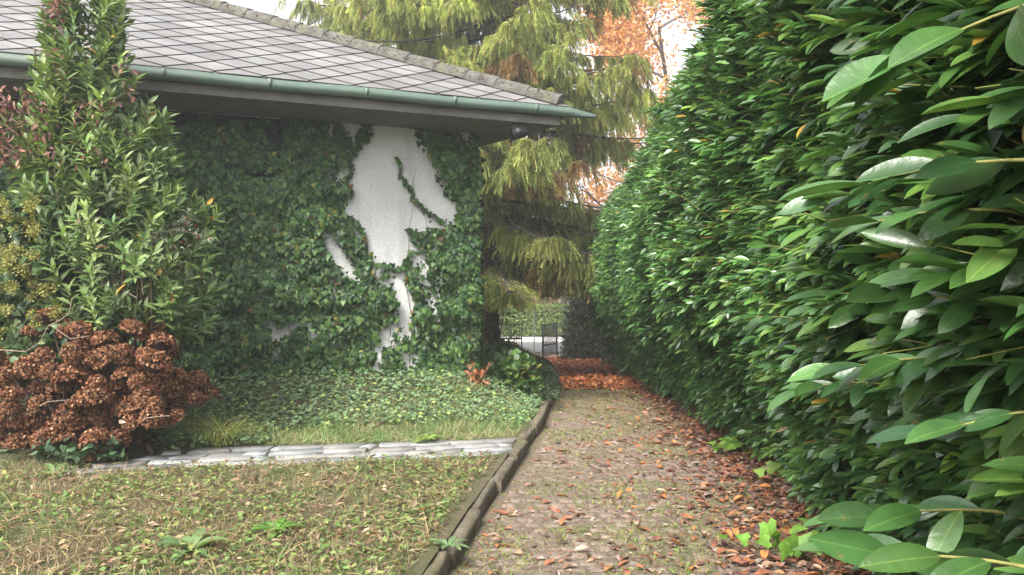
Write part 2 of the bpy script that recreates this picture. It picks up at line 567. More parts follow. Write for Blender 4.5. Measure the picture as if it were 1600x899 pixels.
# strip behind the viewer so the drive continues
ys = np.arange(-6, 2.6, .25); YY, TT = np.meshgrid(ys, np.linspace(0, 1, 10), indexing='ij')
XX = kerb_x(YY) + TT * 3.6
g.grid(np.stack([XX, YY, drive_z(YY) - .002 + 0 * XX], -1)[:, ::-1])
drive = tag(g.build('driveway', M['soil'], smooth=True), kind='structure')
g = MB()
pit = .122
for r in range(int((13.5 - 3.0) / pit)):
    y0 = 3.0 + r * pit
    off = (r % 2) * .5 * pit + random.uniform(-.012, .012)
    x0 = float(kerb_x(y0)) + .02
    for k in range(27):
        cx = x0 + off + (k + .5) * pit; cy = y0 + pit / 2 + random.uniform(-.006, .006)
        cx += .02 * math.sin(cy * 3)
        hw, hh = pit / 2 - random.uniform(.004, .009), pit / 2 - random.uniform(.004, .009)
        z = float(drive_z(cy)) + random.uniform(-.004, .003)
        a = random.uniform(-.05, .05); tl = [random.uniform(-.003, .003) for _ in range(4)]
        pts = []
        for (e, zz, tq) in ((1.0, -.03, 0), (.97, -.008, 1), (.8, 0, 1)):
            for i, (sx, sy) in enumerate(((-1, -1), (1, -1), (1, 1), (-1, 1))):
                x_, y_ = sx * hw * e, sy * hh * e
                pts.append((cx + x_ * math.cos(a) - y_ * math.sin(a), cy + x_ * math.sin(a) + y_ * math.cos(a), z + zz + tl[i] * tq))
        v = random.uniform(.82, 1.15); tr = random.uniform(.96, 1.04)
        fs = [[i, (i + 1) % 4, 4 + (i + 1) % 4, 4 + i] for i in range(4)] + [[4 + i, 4 + (i + 1) % 4, 8 + (i + 1) % 4, 8 + i] for i in range(4)] + [[8, 9, 10, 11]]
        g.add(pts, fs, (v * tr, v, v / tr))
g.build('paving_setts', M['sett'], drive)

# road, far pavement
g = MB(); g.grid(np.array([[(-60, 34.0, -1.15), (60, 34.0, -1.15)], [(-60, 40.0, -1.15), (60, 40.0, -1.15)]]).transpose(1, 0, 2))
tag(g.build('road', M['asphalt']), kind='structure')
g = MB(); g.box((0, 41.0, -1.11), 120, 1.9, .24)
tag(g.build('pavement', M['paveway']), kind='structure')

# flagstone path
g = MB()
rows = [-.42, -.24, -.05, .15, .35]
for ri in range(4):
    x = -3.5 + ri * .17
    while x < -.1:
        ln = random.uniform(.16, .46)
        x1 = min(x + ln, -.02 + .02 * ri)
        if x1 - x > .08:
            gp = .013
            q = [(x + gp + random.uniform(-.03, .03), rows[ri] + gp + random.uniform(-.02, .02)), (x1 - gp + random.uniform(-.03, .03), rows[ri] + gp + random.uniform(-.02, .02)),
                 (x1 - gp + random.uniform(-.09, .09), rows[ri + 1] - gp + random.uniform(-.035, .02)), (x + gp + random.uniform(-.09, .09), rows[ri + 1] - gp + random.uniform(-.035, .02))]
            cx = sum(p[0] for p in q) / 4; cy = sum(p[1] for p in q) / 4
            pts = []
            dzs = random.uniform(-.003, .003)
            for e, zz in ((1, -.04), (.995, -.010), (.985, -.008)):
                for (a_, b_) in q:
                    X = cx + (a_ - cx) * e; o_ = cy + (b_ - cy) * e
                    Y = float(flag_y(X)) + o_
                    pts.append((X, Y, float(lawn_z(X, Y)) + zz + dzs))
            v = random.uniform(.6, 1.1)
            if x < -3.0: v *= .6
            tr = random.uniform(.95, 1.06)
            fs = [[i, (i + 1) % 4, 4 + (i + 1) % 4, 4 + i] for i in range(4)] + [[4 + i, 4 + (i + 1) % 4, 8 + (i + 1) % 4, 8 + i] for i in range(4)] + [[8, 9, 10, 11]]
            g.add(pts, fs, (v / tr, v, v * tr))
        x = x1
tag(g.build('flagstone_path', M['flag']), kind='structure')

# stone kerb, one child per stone
kt = thing('stone_kerb', (float(kerb_x(6)), 6, 0), 'mossy brown stone kerb between the lawn and the brick driveway', 'kerb')
y = 2.0
while y < 12.3:
    ln = random.uniform(.62, .95)
    g = MB(); n = 7
    tt = np.linspace(y + .016, y + ln - .016, n)
    xk = kerb_x(tt); dx = np.gradient(xk, tt); nrm = np.stack([-1 / np.sqrt(1 + dx ** 2), dx / np.sqrt(1 + dx ** 2)], 1)
    h0 = .122 + random.uniform(-.02, .022); tl = random.uniform(-.03, .03); sh = random.uniform(-.022, .022)
    prof = [(0, -.12), (.002, h0 - .02), (.016, h0), (.078, h0 + .004), (.092, h0 - .015), (.094, -.12)]
    P = np.zeros((n, 6, 3))
    for i in range(n):
        for j, (o_, z_) in enumerate(prof):
            jx = (random.uniform(-.005, .005) if 0 < j < 5 else 0)
            P[i, j] = (xk[i] + nrm[i, 0] * (o_ + sh + jx), tt[i] + nrm[i, 1] * (o_ + sh), drive_z(tt[i]) + z_ + (tl * (i / n - .5) + random.uniform(-.004, .004)) * (j in (1, 2, 3, 4)))
    g.grid(P, (random.uniform(.85, 1.35),) * 3)
    g.add(P[0], [list(range(6))]); g.add(P[-1], [list(range(6))[::-1]])
    g.build('kerb_stone', M['kerb'], kt, smooth=False)
    y += ln

# ------------------------------------------------------------------ house
u = np.array([.924, .383, 0.]); nf = np.array([.383, -.924, 0.]); v2 = unit(np.array([-.565, .825, 0.]))
Z = np.array([0, 0, 1.])
E = np.array([.70, 9.70, 3.68])               # bottom of gutter at the front corner
C = np.array([-.453, 10.25, 0.])              # wall corner
SOF = 3.58
house = thing('bungalow', (-.45, 10.25, .45), 'white roughcast bungalow with grey diamond tiled hip roof and pale green gutter', 'house')
LEN = 13.0
g = MB()
A0 = C - u * LEN
B1 = C + v2 * 9
A1 = A0 + v2 * 9
zb, zt = -.6, SOF + .03
def wallp(g, a, b_):
    g.poly([a + Z * zb, b_ + Z * zb, b_ + Z * zt, a + Z * zt])
wallp(g, A0, C); wallp(g, C, B1); wallp(g, B1, A1); wallp(g, A1, A0)
g.build('wall', M['wall'], house)
# thin near-black box set against the wall under the left eave
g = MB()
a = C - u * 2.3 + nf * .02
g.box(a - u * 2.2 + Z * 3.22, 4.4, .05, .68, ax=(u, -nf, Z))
g.build('eave_strip', M['dark_strip'], house)
# soffit slab
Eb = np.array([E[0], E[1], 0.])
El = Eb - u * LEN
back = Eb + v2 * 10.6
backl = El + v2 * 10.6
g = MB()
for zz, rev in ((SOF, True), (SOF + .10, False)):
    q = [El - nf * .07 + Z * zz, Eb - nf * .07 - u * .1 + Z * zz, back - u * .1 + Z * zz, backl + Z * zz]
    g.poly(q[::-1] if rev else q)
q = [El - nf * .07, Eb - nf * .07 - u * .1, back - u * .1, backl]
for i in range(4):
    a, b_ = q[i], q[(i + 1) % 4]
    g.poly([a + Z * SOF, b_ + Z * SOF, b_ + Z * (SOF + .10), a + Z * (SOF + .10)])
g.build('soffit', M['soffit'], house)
# gutter along the front with tapered end and clips
gut = MB()
H = .105
pr = [(.04, .002), (.12, .0), (.132, H), (.118, H), (.10, .02), (.04, .02)]
n = 24
P = np.zeros((n + 1, 6, 3))
for i in range(n + 1):
    p = Eb - u * LEN * (1 - i / n)
    for j, (o_, z_) in enumerate(pr):
        P[i, j] = p + nf * (o_ - .1) + Z * (E[2] + z_ + .006 * math.sin(i * 1.7))
gut.grid(P)
# tapered corner return
tip = Eb + u * .36
a = P[-1]
tp = [tip + nf * (o_ * .5 - .05) + Z * (E[2] + .015 + z_ * .34) for o_, z_ in pr]
gut.grid(np.array([a, tp]))
gut.poly(tp)
gutter = gut.build('gutter', M['gutter'], house)
for k in range(13):
    p = Eb - u * (.45 + k * 1.02)
    g = MB()
    g.box(p + nf * .027 + Z * (E[2] + H * .5 + .002), .035, .012, H * .98, ax=(u, -unit(nf + Z * -.24), unit(Z + nf * .24)))
    g.build('gutter_clip', M['gutter'], gutter)
# side gutter
g = MB()
g.box((Eb + back) / 2 + Z * (E[2] + .05), 10.4, .12, .1, ax=(v2, np.cross(Z, v2), Z))
g.build('side_gutter', M['gutter'], house)
# roof planes
bis = unit(unit(-u) + v2)
k_hip = .338
R0 = np.array([E[0], E[1], E[2] + H + .012])
tmax = 7.6
apex = R0 + bis * tmax + Z * (k_hip * tmax)
ridge_l = apex - u * 9
sl = unit(apex - R0 - u * np.dot(apex - R0, u))          # up-slope direction of the front plane
wu = -u
pn = unit(np.cross(sl, u)); pn = pn if pn[2] > 0 else -pn
base = MB()
Lf = R0 - u * LEN
hgt = np.dot(apex - R0, sl)
hipx = -np.dot(apex - R0, u)
base.poly([Lf, R0, apex, Lf + sl * hgt])
base.poly([R0, R0 + v2 * 10.6, apex + v2 * .2, apex])
base.poly([R0 + v2 * 10.6, R0 + v2 * 10.6 - u * LEN, Lf + sl * hgt, apex])
roof = base.build('roof', M['tilebase'], house)
roof["label"] = 'grey roof of diamond tiles with lichened hip'


def clip(poly, a, b_, c_):
    out = []
    for i in range(len(poly)):
        p, q = poly[i], poly[(i + 1) % len(poly)]
        dp, dq = a * p[0] + b_ * p[1] - c_, a * q[0] + b_ * q[1] - c_
        if dp <= 0: out.append(p)
        if dp * dq < 0:
            t_ = dp / (dp - dq); out.append((p[0] + (q[0] - p[0]) * t_, p[1] + (q[1] - p[1]) * t_))
    return out


g = MB()
DU, DS = .238, .222                       # half diagonals of a tile
for i in range(-2, int(LEN / DU) + 2):
    for j in range(-1, int(hgt / DS) + 2):
        if (i + j) % 2: continue
        cx, cy = i * DU, j * DS
        gx = .957
        poly = [(cx - DU * gx, cy), (cx, cy - DS * gx), (cx + DU * gx, cy), (cx, cy + DS * gx)]
        poly = clip(poly, 0, -1, .03)            # above the eave
        if len(poly) > 2: poly = clip(poly, -1, hipx / hgt, 0.0)    # left of hip
        if len(poly) > 2: poly = clip(poly, 1, 0, LEN)
        if len(poly) < 3: continue
        v = random.uniform(.78, 1.15); tr = random.uniform(.96, 1.03)
        top = [R0 - u * p[0] + sl * p[1] + pn * (.016 - (p[1] - cy) / DS * .008) for p in poly]
        bot = [q_ - pn * .008 for q_ in top]
        g.poly(top, (v * tr, v, v)); nn = len(poly)
        for q_ in range(nn):
            g.poly([bot[q_], bot[(q_ + 1) % nn], top[(q_ + 1) % nn], top[q_]], (.5, .5, .5))
g.build('diamond_tiles', M['tile'], roof)
# hip caps
hd = unit(apex - R0); hs_ = unit(np.cross(Z, hd)); hu = np.cross(hd, hs_)
Lh = np.linalg.norm(apex - R0); step = .42; k = 0
s0 = .12
while s0 + k * step < Lh:
    g = MB(); P = []
    r0, r1 = .142, .133
    for (ss, rr) in ((0, r0), (.46, r1)):
        o_ = R0 + hd * (s0 + k * step + ss) + hu * (.0 if ss else .006)
        for lay in (0, 1):
            pass
        P.append([o_ + hs_ * (rr * math.cos(a_)) * 1.15 + hu * (rr * math.sin(a_) - .025) for a_ in np.linspace(-.1, math.pi + .1, 12)])
    P = np.array(P) + rng.uniform(-.004, .004, (2, 12, 3))
    Pi = (R0 + hd * (s0 + k * step))
    inner = P - hu * .02
    g.grid(P); 
    for q_ in range(11):
        g.poly([inner[0][q_], inner[0][q_ + 1], P[0][q_ + 1], P[0][q_]])
    if k == 0:
        g.poly(list(P[0]))
    g.build('hip_tile', M['cap'], roof, smooth=False)
    k += 1
# moss tufts along the hip
mm = MB(); nmo = 500
tt = U(.2, Lh - .5, nmo)
pos = R0 + hd * tt[:, None] - hs_ * U(.10, .17, nmo)[:, None] * rng.choice([-1, 1], nmo)[:, None] + hu * U(.0, .06, nmo)[:, None]
mm.scatter(DIA, pos, rdir(nmo) + Z, rdir(nmo), U(.02, .05, nmo), U(.02, .04, nmo), palette(nmo, [(.06, .07, .02), (.1, .09, .03), (.12, .12, .05)]))
mm.build('roof_moss', M['grass'], roof)["kind"] = 'stuff'
# floodlight under the corner of the eave
fl = np.array([(810 - 800) / F * 9.62, 9.62, 3.475])
g = MB()
ax = (unit(np.array([.75, .2, .25])), unit(np.array([-.25, .95, -.1])), unit(np.array([-.28, 0, .95])))
g.box(fl, .17, .1, .14, ax=ax); g.box(fl - ax[1] * .06, .19, .02, .16, ax=ax)
lamp = g.build('floodlight', M['iron'], house)
g = MB(); g.box(fl - ax[1] * .073, .15, .008, .12, ax=ax); g.build('lamp_glass', M['lens'], lamp)
g = MB(); g.tube([fl + Z * .02 + ax[1] * .03, fl + np.array([-.07, .05, -.07]), fl + np.array([-.1, .08, -.1])], .02, 6); g.tube([fl + Z * .06, np.array([fl[0], fl[1] + .02, SOF + .01])], .018, 6)
g.build('bracket', M['iron'], lamp)

# ------------------------------------------------------------------ ivy on the wall


def wall_pts(px, py, off=0.0):
    d = np.stack([(px - 800) / F, np.ones_like(px), (449.5 - py) / F], -1)
    cam0 = np.array([0, 0, CAMZ])
    t_ = ((C - cam0) @ nf + off) / (d @ nf)
    return cam0 + d * t_[:, None]


def inpoly(px, py, poly):
    r = np.zeros(len(px), bool); n = len(poly)
    for i in range(n):
        x1, y1 = poly[i]; x2, y2 = poly[(i + 1) % n]
        cnd = ((y1 > py) != (y2 > py)) & (px < (x2 - x1) * (py - y1) / (y2 - y1 + 1e-9) + x1)
        r ^= cnd
    return r


GAPS = [[(588, 170), (632, 168), (640, 200), (655, 240), (672, 272), (676, 300), (700, 318), (690, 345), (660, 352), (640, 376), (655, 392), (648, 408), (632, 425), (612, 420), (590, 408), (572, 385), (556, 350), (547, 335), (556, 300), (546, 288), (522, 290), (520, 278), (545, 262), (556, 240), (575, 225), (582, 200)],
        [(500, 358), (515, 362), (530, 385), (540, 405), (549, 432), (536, 434), (524, 412), (508, 392), (512, 375)],
        [(604, 424), (640, 402), (636, 440), (650, 470), (640, 500), (618, 500), (622, 470), (608, 445)],
        [(656, 415), (674, 412), (672, 440), (668, 475), (658, 470)],
        [(418, 497), (430, 500), (440, 518), (425, 530)], [(476, 500), (486, 505), (492, 530), (484, 530)], [(424, 542), (434, 548), (434, 566), (424, 560)],
        [(590, 520), (608, 506), (612, 520), (600, 545), (586, 560), (580, 555)], [(634, 515), (648, 510), (645, 535), (634, 545)], [(636, 545), (645, 548), (642, 572), (632, 566)],
        [(452, 500), (462, 498), (450, 522), (440, 528)], [(520, 440), (530, 448), (528, 460), (518, 462)]]
n = 56000
px = U(-120, 748, n); py = U(165, 600, n)
gn = fbm(px / 22, py / 22, 1, 3)
wob = (gn - .5) * 26
ok = np.ones(n, bool)
for gp in GAPS:
    gp = np.array(gp, float); cg = gp.mean(0); big = gp is None
    fac = 1.2 if len(gp) > 20 else (1.02 if cg[0] > 580 else (2.3 if cg[0] < 500 else 1.8))
    gp2 = [tuple(cg + (p_ - cg) * np.array([fac, 1.06 if len(gp) > 20 else 1.3])) for p_ in gp]
    ins = inpoly(px + wob * .55 + rng.normal(0, 4.5, n), py + wob * .5 + rng.normal(0, 4.5, n), gp2)
    ok &= ~ins
# strands under the eave: clumpy, thinner
stripe = vnoise(px, py * .12, .075)
upl = np.clip((250 - py) / 80, 0, 1)
hole = stripe + .35 * (gn - .5) < .30 + .26 * upl
ok &= ~((py < 250) & (px > 535) & (px < 600) & hole)
ok &= ~((py < 250) & (px > 430) & (px <= 535) & (stripe + .5 * (gn - .5) < .18 + .12 * upl))
ok &= ~((py < 240) & (px > 600) & hole)
ok &= ~((px < 430) & (py < 205 - 30 * gn))
# pale ragged right-centre zone is thin
thin = inpoly(px, py, [(575, 420), (690, 400), (680, 480), (650, 580), (575, 580), (600, 500)])
ok &= ~(thin & (gn + .25 * (rng.random(n) - .5) < .5 - .1 * np.clip((py - 480) / 60, 0, 1)))
ok &= px < 742 + 8 * gn
px, py, gn = px[ok], py[ok], gn[ok]
side = px > np.interp(py, [160, 420, 500, 600], [610, 612, 618, 610])
ivypal = [(.02, .048, .018), (.032, .075, .022), (.055, .115, .03), (.10, .17, .045), (.2, .18, .03), (.12, .05, .02)]
for flag_, nm, lab in ((False, 'left', 'broad dark green ivy sheet covering most of the white wall beside the tall shrub'),
                       (True, 'right', 'narrow ivy column climbing the right corner of the white wall')):
    s_ = side == flag_
    p = wall_pts(px[s_], py[s_]); n = len(p)
    thick = .02 + .34 * np.clip(fbm(px[s_] / 34, py[s_] / 24, 1, 3) - .22, 0, 1)
    thick = np.where(py[s_] < 240, np.minimum(thick, .07), thick)
    p = p + nf * (thick * U(.45, 1.0, n))[:, None]
    nor = nf + rdir(n) * .45 + Z * .5
    d = -Z + rdir(n) * .55
    s0 = U(.032, .07, n) + .03 * rng.random(n) ** 3
    iv = thing('climbing_ivy', tuple(p[np.argmin(p[:, 2])]), lab, 'ivy')
    g = MB(); g.scatter(IVY, p, d, nor, s0, s0 * 1.0, palette(n, ivypal, [3, 4, 4, 2, .12, .1]) * (.7 + .7 * fbm(px[s_] / 30, py[s_] / 30, 1, 2))[:, None])
    # leaves wrapping round the corner edge
    if flag_:
        m_ = 1500
        zz = U(.5, 3.3, m_); q = C + v2 * U(0, .5, m_)[:, None] + Z * zz[:, None]
        sn = np.array([v2[1], -v2[0], 0])
        g.scatter(IVY, q + sn * U(.02, .13, m_)[:, None], -Z + rdir(m_) * .5, sn + rdir(m_) * .4 + Z * .3, U(.05, .09, m_), U(.05, .09, m_), palette(m_, ivypal, [3, 4, 4, 2, .3, .1]))
    # hanging runners over the bare wall
    runs = [[(618, 248), (628, 275), (645, 310), (662, 328), (690, 345)], [(634, 358), (650, 372), (660, 368)], [(640, 390), (632, 410), (636, 440), (650, 470), (640, 520)]] if flag_ else \
           [[(576, 175), (574, 215), (548, 240), (545, 268), (541, 292)], [(545, 340), (566, 360), (566, 392)], [(505, 300), (530, 292), (548, 300)], [(590, 412), (620, 420), (640, 410)], [(572, 190), (560, 215), (552, 240)]]
    sm = MB()
    for r_ in runs:
        r_ = np.array(r_, float); tq = np.linspace(0, len(r_) - 1, 26)
        X = np.interp(tq, range(len(r_)), r_[:, 0]); Yp = np.interp(tq, range(len(r_)), r_[:, 1])
        X += np.sin(tq * 5) * 2
        w3 = wall_pts(X, Yp) + nf * .025
        sm.tube(w3, .006, 4, (.10, .07, .045))
        k_ = np.repeat(w3, 2, 0) + rdir(52) * .022; k_ = k_ + nf * .03
        g.scatter(IVY, k_, -Z + rdir(52) * .7, nf + rdir(52) * .4 + Z * .3, U(.045, .08, 52), U(.045, .08, 52), palette(52, ivypal, [2, 4, 4, 2, .1, .1]))
    for _ in range(4):
        bx = U(620, 735) if flag_ else U(330, 600)
        yy = np.linspace(590, U(220, 480), 14); X = bx + np.cumsum(U(-7, 7, 14))
        sm.tube(wall_pts(X, yy) + nf * .012, np.linspace(.005, .002, 14), 4, (.24, .2, .16))
    g.build('leaves', M['ivy'], iv); sm.build('stems', M['twig'], iv)

# ------------------------------------------------------------------ laurel hedge


def hedge_h(Y):
    return np.interp(Y, [-2, 5.6, 7, 9, 12, 16, 20], [3.9, 3.86, 3.78, 3.42, 3.2, 3.05, 2.9])


def hedge_x(Y, z):
    zr = z - drive_z(Y)
    xb = np.interp(Y, [-2, 1, 2, 3, 4, 6.2, 8, 12, 18, 21], [1.0, 1.25, 1.62, 1.9, 2.12, 2.36, 2.46, 2.5, 2.52, 2.8])
    xt = np.interp(Y, [-2, 1.4, 3, 5, 10, 16, 19, 21], [.95, 1.08, 1.38, 1.46, 1.6, 1.84, 2.1, 2.7])
    f = sstep((zr - .1) / 1.7)
    x = xb + (xt - xb) * f
    top = hedge_h(Y)
    q = np.clip((z - (top - .6)) / .6, 0, 1)
    x = x + (1 - np.sqrt(np.clip(1 - q ** 2, 0, 1))) * .35
    x = x + np.maximum(Y - 19, 0) ** 2 * .35
    return x + (fbm(Y, z * 1.1, 1.3, 3) - .5) * .5


hedge = thing('laurel_hedge', (2.9, 9, 0), 'tall glossy cherry laurel hedge leaning over the right side of the drive', 'hedge')


def hedge_shoots(y0, y1, per_m2, tmpl, K, lo, hi, stems):
    area = (y1 - y0) * 3.4
    n = int(area * per_m2)
    Y = U(y0, y1, n); fz = U(0.02, 1.0, n)
    top = hedge_h(Y); gz = drive_z(Y)
    z = gz + .12 + (top - gz - .12) * fz
    x = hedge_x(Y, z) + np.abs(rng.normal(0, .12, n))
    # upper surface
    nt_ = int(n * .16)
    Yt = U(y0, y1, nt_); zt = hedge_h(Yt) + rng.normal(0, .09, nt_); xt = hedge_x(Yt, zt - .1) + U(.1, 1.6, nt_) ** 1.3
    x = np.concatenate([x, xt]); Y = np.concatenate([Y, Yt]); z = np.concatenate([z, zt]); fz = np.concatenate([fz, np.full(nt_, 1.2)])
    n = len(x)
    lift = np.interp(fz, [0, .3, .8, 1, 1.2], [-.05, .2, .45, .8, 1.3])
    sd_ = unit(np.stack([-np.where(fz > 1.1, .4, 1.0) * np.ones(n), rng.normal(-.15, .45, n), lift + rng.normal(0, .3, n)], -1))
    base = np.stack([x, Y, z], -1) + sd_ * .04
    sl_ = U(.10, .24, n)
    kk = np.arange(K)
    frac = (kk + .6) / K
    # arcing shoot
    P = base[:, None, :] + sd_[:, None, :] * (sl_[:, None] * frac)[..., None] + np.array([0, 0, -.05]) * (frac ** 2)[None, :, None]
    sidev = unit(np.cross(sd_, np.array([0, 0, 1.])))
    upv = np.cross(sidev, sd_)
    ang = kk * 2.4
    rad = np.cos(ang)[None, :, None] * sidev[:, None, :] + np.sin(ang)[None, :, None] * upv[:, None, :] * .6
    fwd = np.interp(frac, [0, 1], [.75, 1.7])
    d = rad + sd_[:, None, :] * fwd[None, :, None] + np.array([-.5, -.1, -.4]) + rng.normal(0, .27, (n, K, 3))
    upn = np.array([-.2, -.3, .95]) + upv[:, None, :] * .3 + rng.normal(0, .38, (n, K, 3))
    P = P.reshape(-1, 3); d = d.reshape(-1, 3); upn = upn.reshape(-1, 3)
    L = U(lo, hi, n * K)
    c_sh = palette(n, [(.03, .078, .022), (.043, .105, .027), (.06, .135, .032), (.09, .175, .036)], [3, 4, 3, 1.0], .18)
    c = np.repeat(c_sh, K, 0) * rng.uniform(.8, 1.2, (n * K, 1)) * (1.25 if y0 > 3 else 1.0)
    tip_ = np.tile(kk >= K - 2, n) & (rng.random(n * K) < .22)
    c[tip_] = c[tip_] * [1.7, 1.45, 1.1]
    ye = rng.random(n * K) < .006
    c[ye] = (.3, .2, .03)
    keep = np.linalg.norm(P + unit(d) * (L * .5)[:, None] - [0, 0, CAMZ], axis=1) > .8
    keep &= P[:, 2] + unit(d)[:, 2] * L > drive_z(P[:, 1]) + .01
    g = MB(); which = rng.integers(0, len(tmpl), n * K); Wd = L * U(.27, .39, n * K)
    for ti, tp_ in enumerate(tmpl):
        kk_ = keep & (which == ti)
        g.scatter(tp_, P[kk_], d[kk_], upn[kk_], L[kk_], Wd[kk_], c[kk_])
    st = None
    if stems:
        st = MB()
        ok_ = np.linalg.norm(base - [0, 0, CAMZ], axis=1) > .9
        stem_t = (np.array([(0, -.5, 0), (0, .5, 0), (1, .3, -.05), (1, -.3, -.05), (0, 0, .6), (1, 0, .3)]), [np.array([[0, 1, 2, 3], [1, 4, 5, 2], [4, 0, 3, 5]])])
        st.scatter(stem_t, base[ok_] - sd_[ok_] * .08, sd_[ok_], upv[ok_], sl_[ok_] + .08, .006, palette(ok_.sum(), [(.22, .24, .06), (.22, .16, .06)]), H=.006)
    return g, st


allst = MB()
for args in ((-1.2, 3.2, 260, LAU6, 9, .075, .14, True), (3.2, 7.5, 270, LAU4, 9, .07, .12, True), (7.5, 21, 200, LAU2, 8, .07, .12, False)):
    g, st = hedge_shoots(*args)
    nm = 'foliage'
    g.build(nm, M['laurel'], hedge, smooth=True)
    if st: st.build('shoots', M['twig'], hedge)
# long sprigs reaching out towards the path close to the viewer
for (sx, sy, Yd, dx_, dy_, dz_, ln, K, lo, hi) in ((1650, -10, 1.05, -1, .1, -.2, .34, 8, .12, .17), (1590, 250, 1.15, -1, .3, .05, .36, 8, .11, .16), (1560, 330, 1.3, -1, .2, .12, .34, 8, .1, .15),
        (1560, 480, 1.35, -1, .1, .22, .42, 10, .1, .15), (1500, 560, 1.6, -1, .2, .05, .40, 9, .11, .16), (1640, 640, 1.3, -1, .25, -.05, .3, 7, .1, .14),
        (1600, 890, 1.15, -1, .2, .18, .38, 9, .12, .15), (1540, 800, 1.5, -1, .15, .06, .4, 9, .12, .16),  (1380, 480, 2.3, -1, .1, .18, .36, 10, .1, .14),
        (1240, 400, 3.2, -1, -.2, .4, .36, 9, .1, .14), (1230, 500, 3.1, -1, -.2, .2, .4, 10, .1, .13), (1420, 300, 2.0, -1, .1, .1, .38, 10, .1, .15), (1360, 600, 2.4, -1, 0, .1, .4, 10, .11, .15), (1050, 310, 5.5, -1, -.3, .5, .34, 8, .1, .13)):
    g = MB(); st = MB(); ln *= .62; sx += 20; K = K - 2
    b_ = np.array([(sx - 800) / F * Yd, Yd, CAMZ + (449.5 - sy) / F * Yd]); a_ = unit(np.array([dx_, dy_, dz_]))
    fr = (np.arange(K) + .8) / K; pp = b_ + a_ * (fr * ln)[:, None] - Z * (.04 * fr ** 2)[:, None]
    sv_ = unit(np.cross(a_, Z)); sgn = np.where(np.arange(K) % 2 == 0, 1, -1)
    dd_ = a_ * np.interp(fr, [0, 1], [.6, 1.8])[:, None] + sv_ * (sgn * np.interp(fr, [0, 1], [1.0, .25]))[:, None] + rng.normal(0, .22, (K, 3)) - Z * .38
    LL = U(lo, hi, K) * .88; cc = palette(K, [(.028, .075, .022), (.04, .1, .026), (.055, .125, .03)], None, .15)
    for q_ in range(K):
        g.scatter(LAU6[q_ % 3], pp[q_:q_ + 1], dd_[q_:q_ + 1], [Z + rng.normal(0, .45, 3) + np.array([.1, -.45, 0])], LL[q_:q_ + 1], LL[q_:q_ + 1] * U(.34, .42), cc[q_:q_ + 1])
    st.tube(np.concatenate([[b_ - a_ * .3 - Z * .05, b_], pp]), np.linspace(.0036, .0015, K + 2), 6, (.2, .2, .06))
    spg = g.build('leafy_sprig', M['laurel'], hedge, smooth=True); st.build('stem', M['twig'], spg)
# interior body
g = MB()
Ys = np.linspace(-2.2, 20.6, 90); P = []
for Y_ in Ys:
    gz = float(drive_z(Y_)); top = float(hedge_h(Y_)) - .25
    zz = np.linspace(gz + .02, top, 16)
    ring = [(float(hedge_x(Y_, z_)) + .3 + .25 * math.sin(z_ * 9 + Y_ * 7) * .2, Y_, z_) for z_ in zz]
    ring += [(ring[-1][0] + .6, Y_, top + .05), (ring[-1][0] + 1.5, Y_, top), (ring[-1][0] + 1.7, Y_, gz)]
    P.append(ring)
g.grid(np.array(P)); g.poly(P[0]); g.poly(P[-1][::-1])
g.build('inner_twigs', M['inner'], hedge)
# woody branches inside the hedge
g = MB()
for _ in range(170):
    y_ = U(.8, 12); x_ = float(hedge_x(y_, .4)) + .5
    p0 = np.array([x_, y_, float(drive_z(y_))]); h_ = U(.6, 3.2)
    x1 = float(hedge_x(y_, h_)) + U(.05, .25)
    p1 = np.array([x1, y_ + U(-.4, .4), h_])
    mid = (p0 + p1) / 2 + np.array([.1, 0, .1])
    g.tube([p0, mid, p1], [.022, .015, .006], 5, (.10, .08, .05))
g.build('branches', M['twig'], hedge)

# ------------------------------------------------------------------ trees


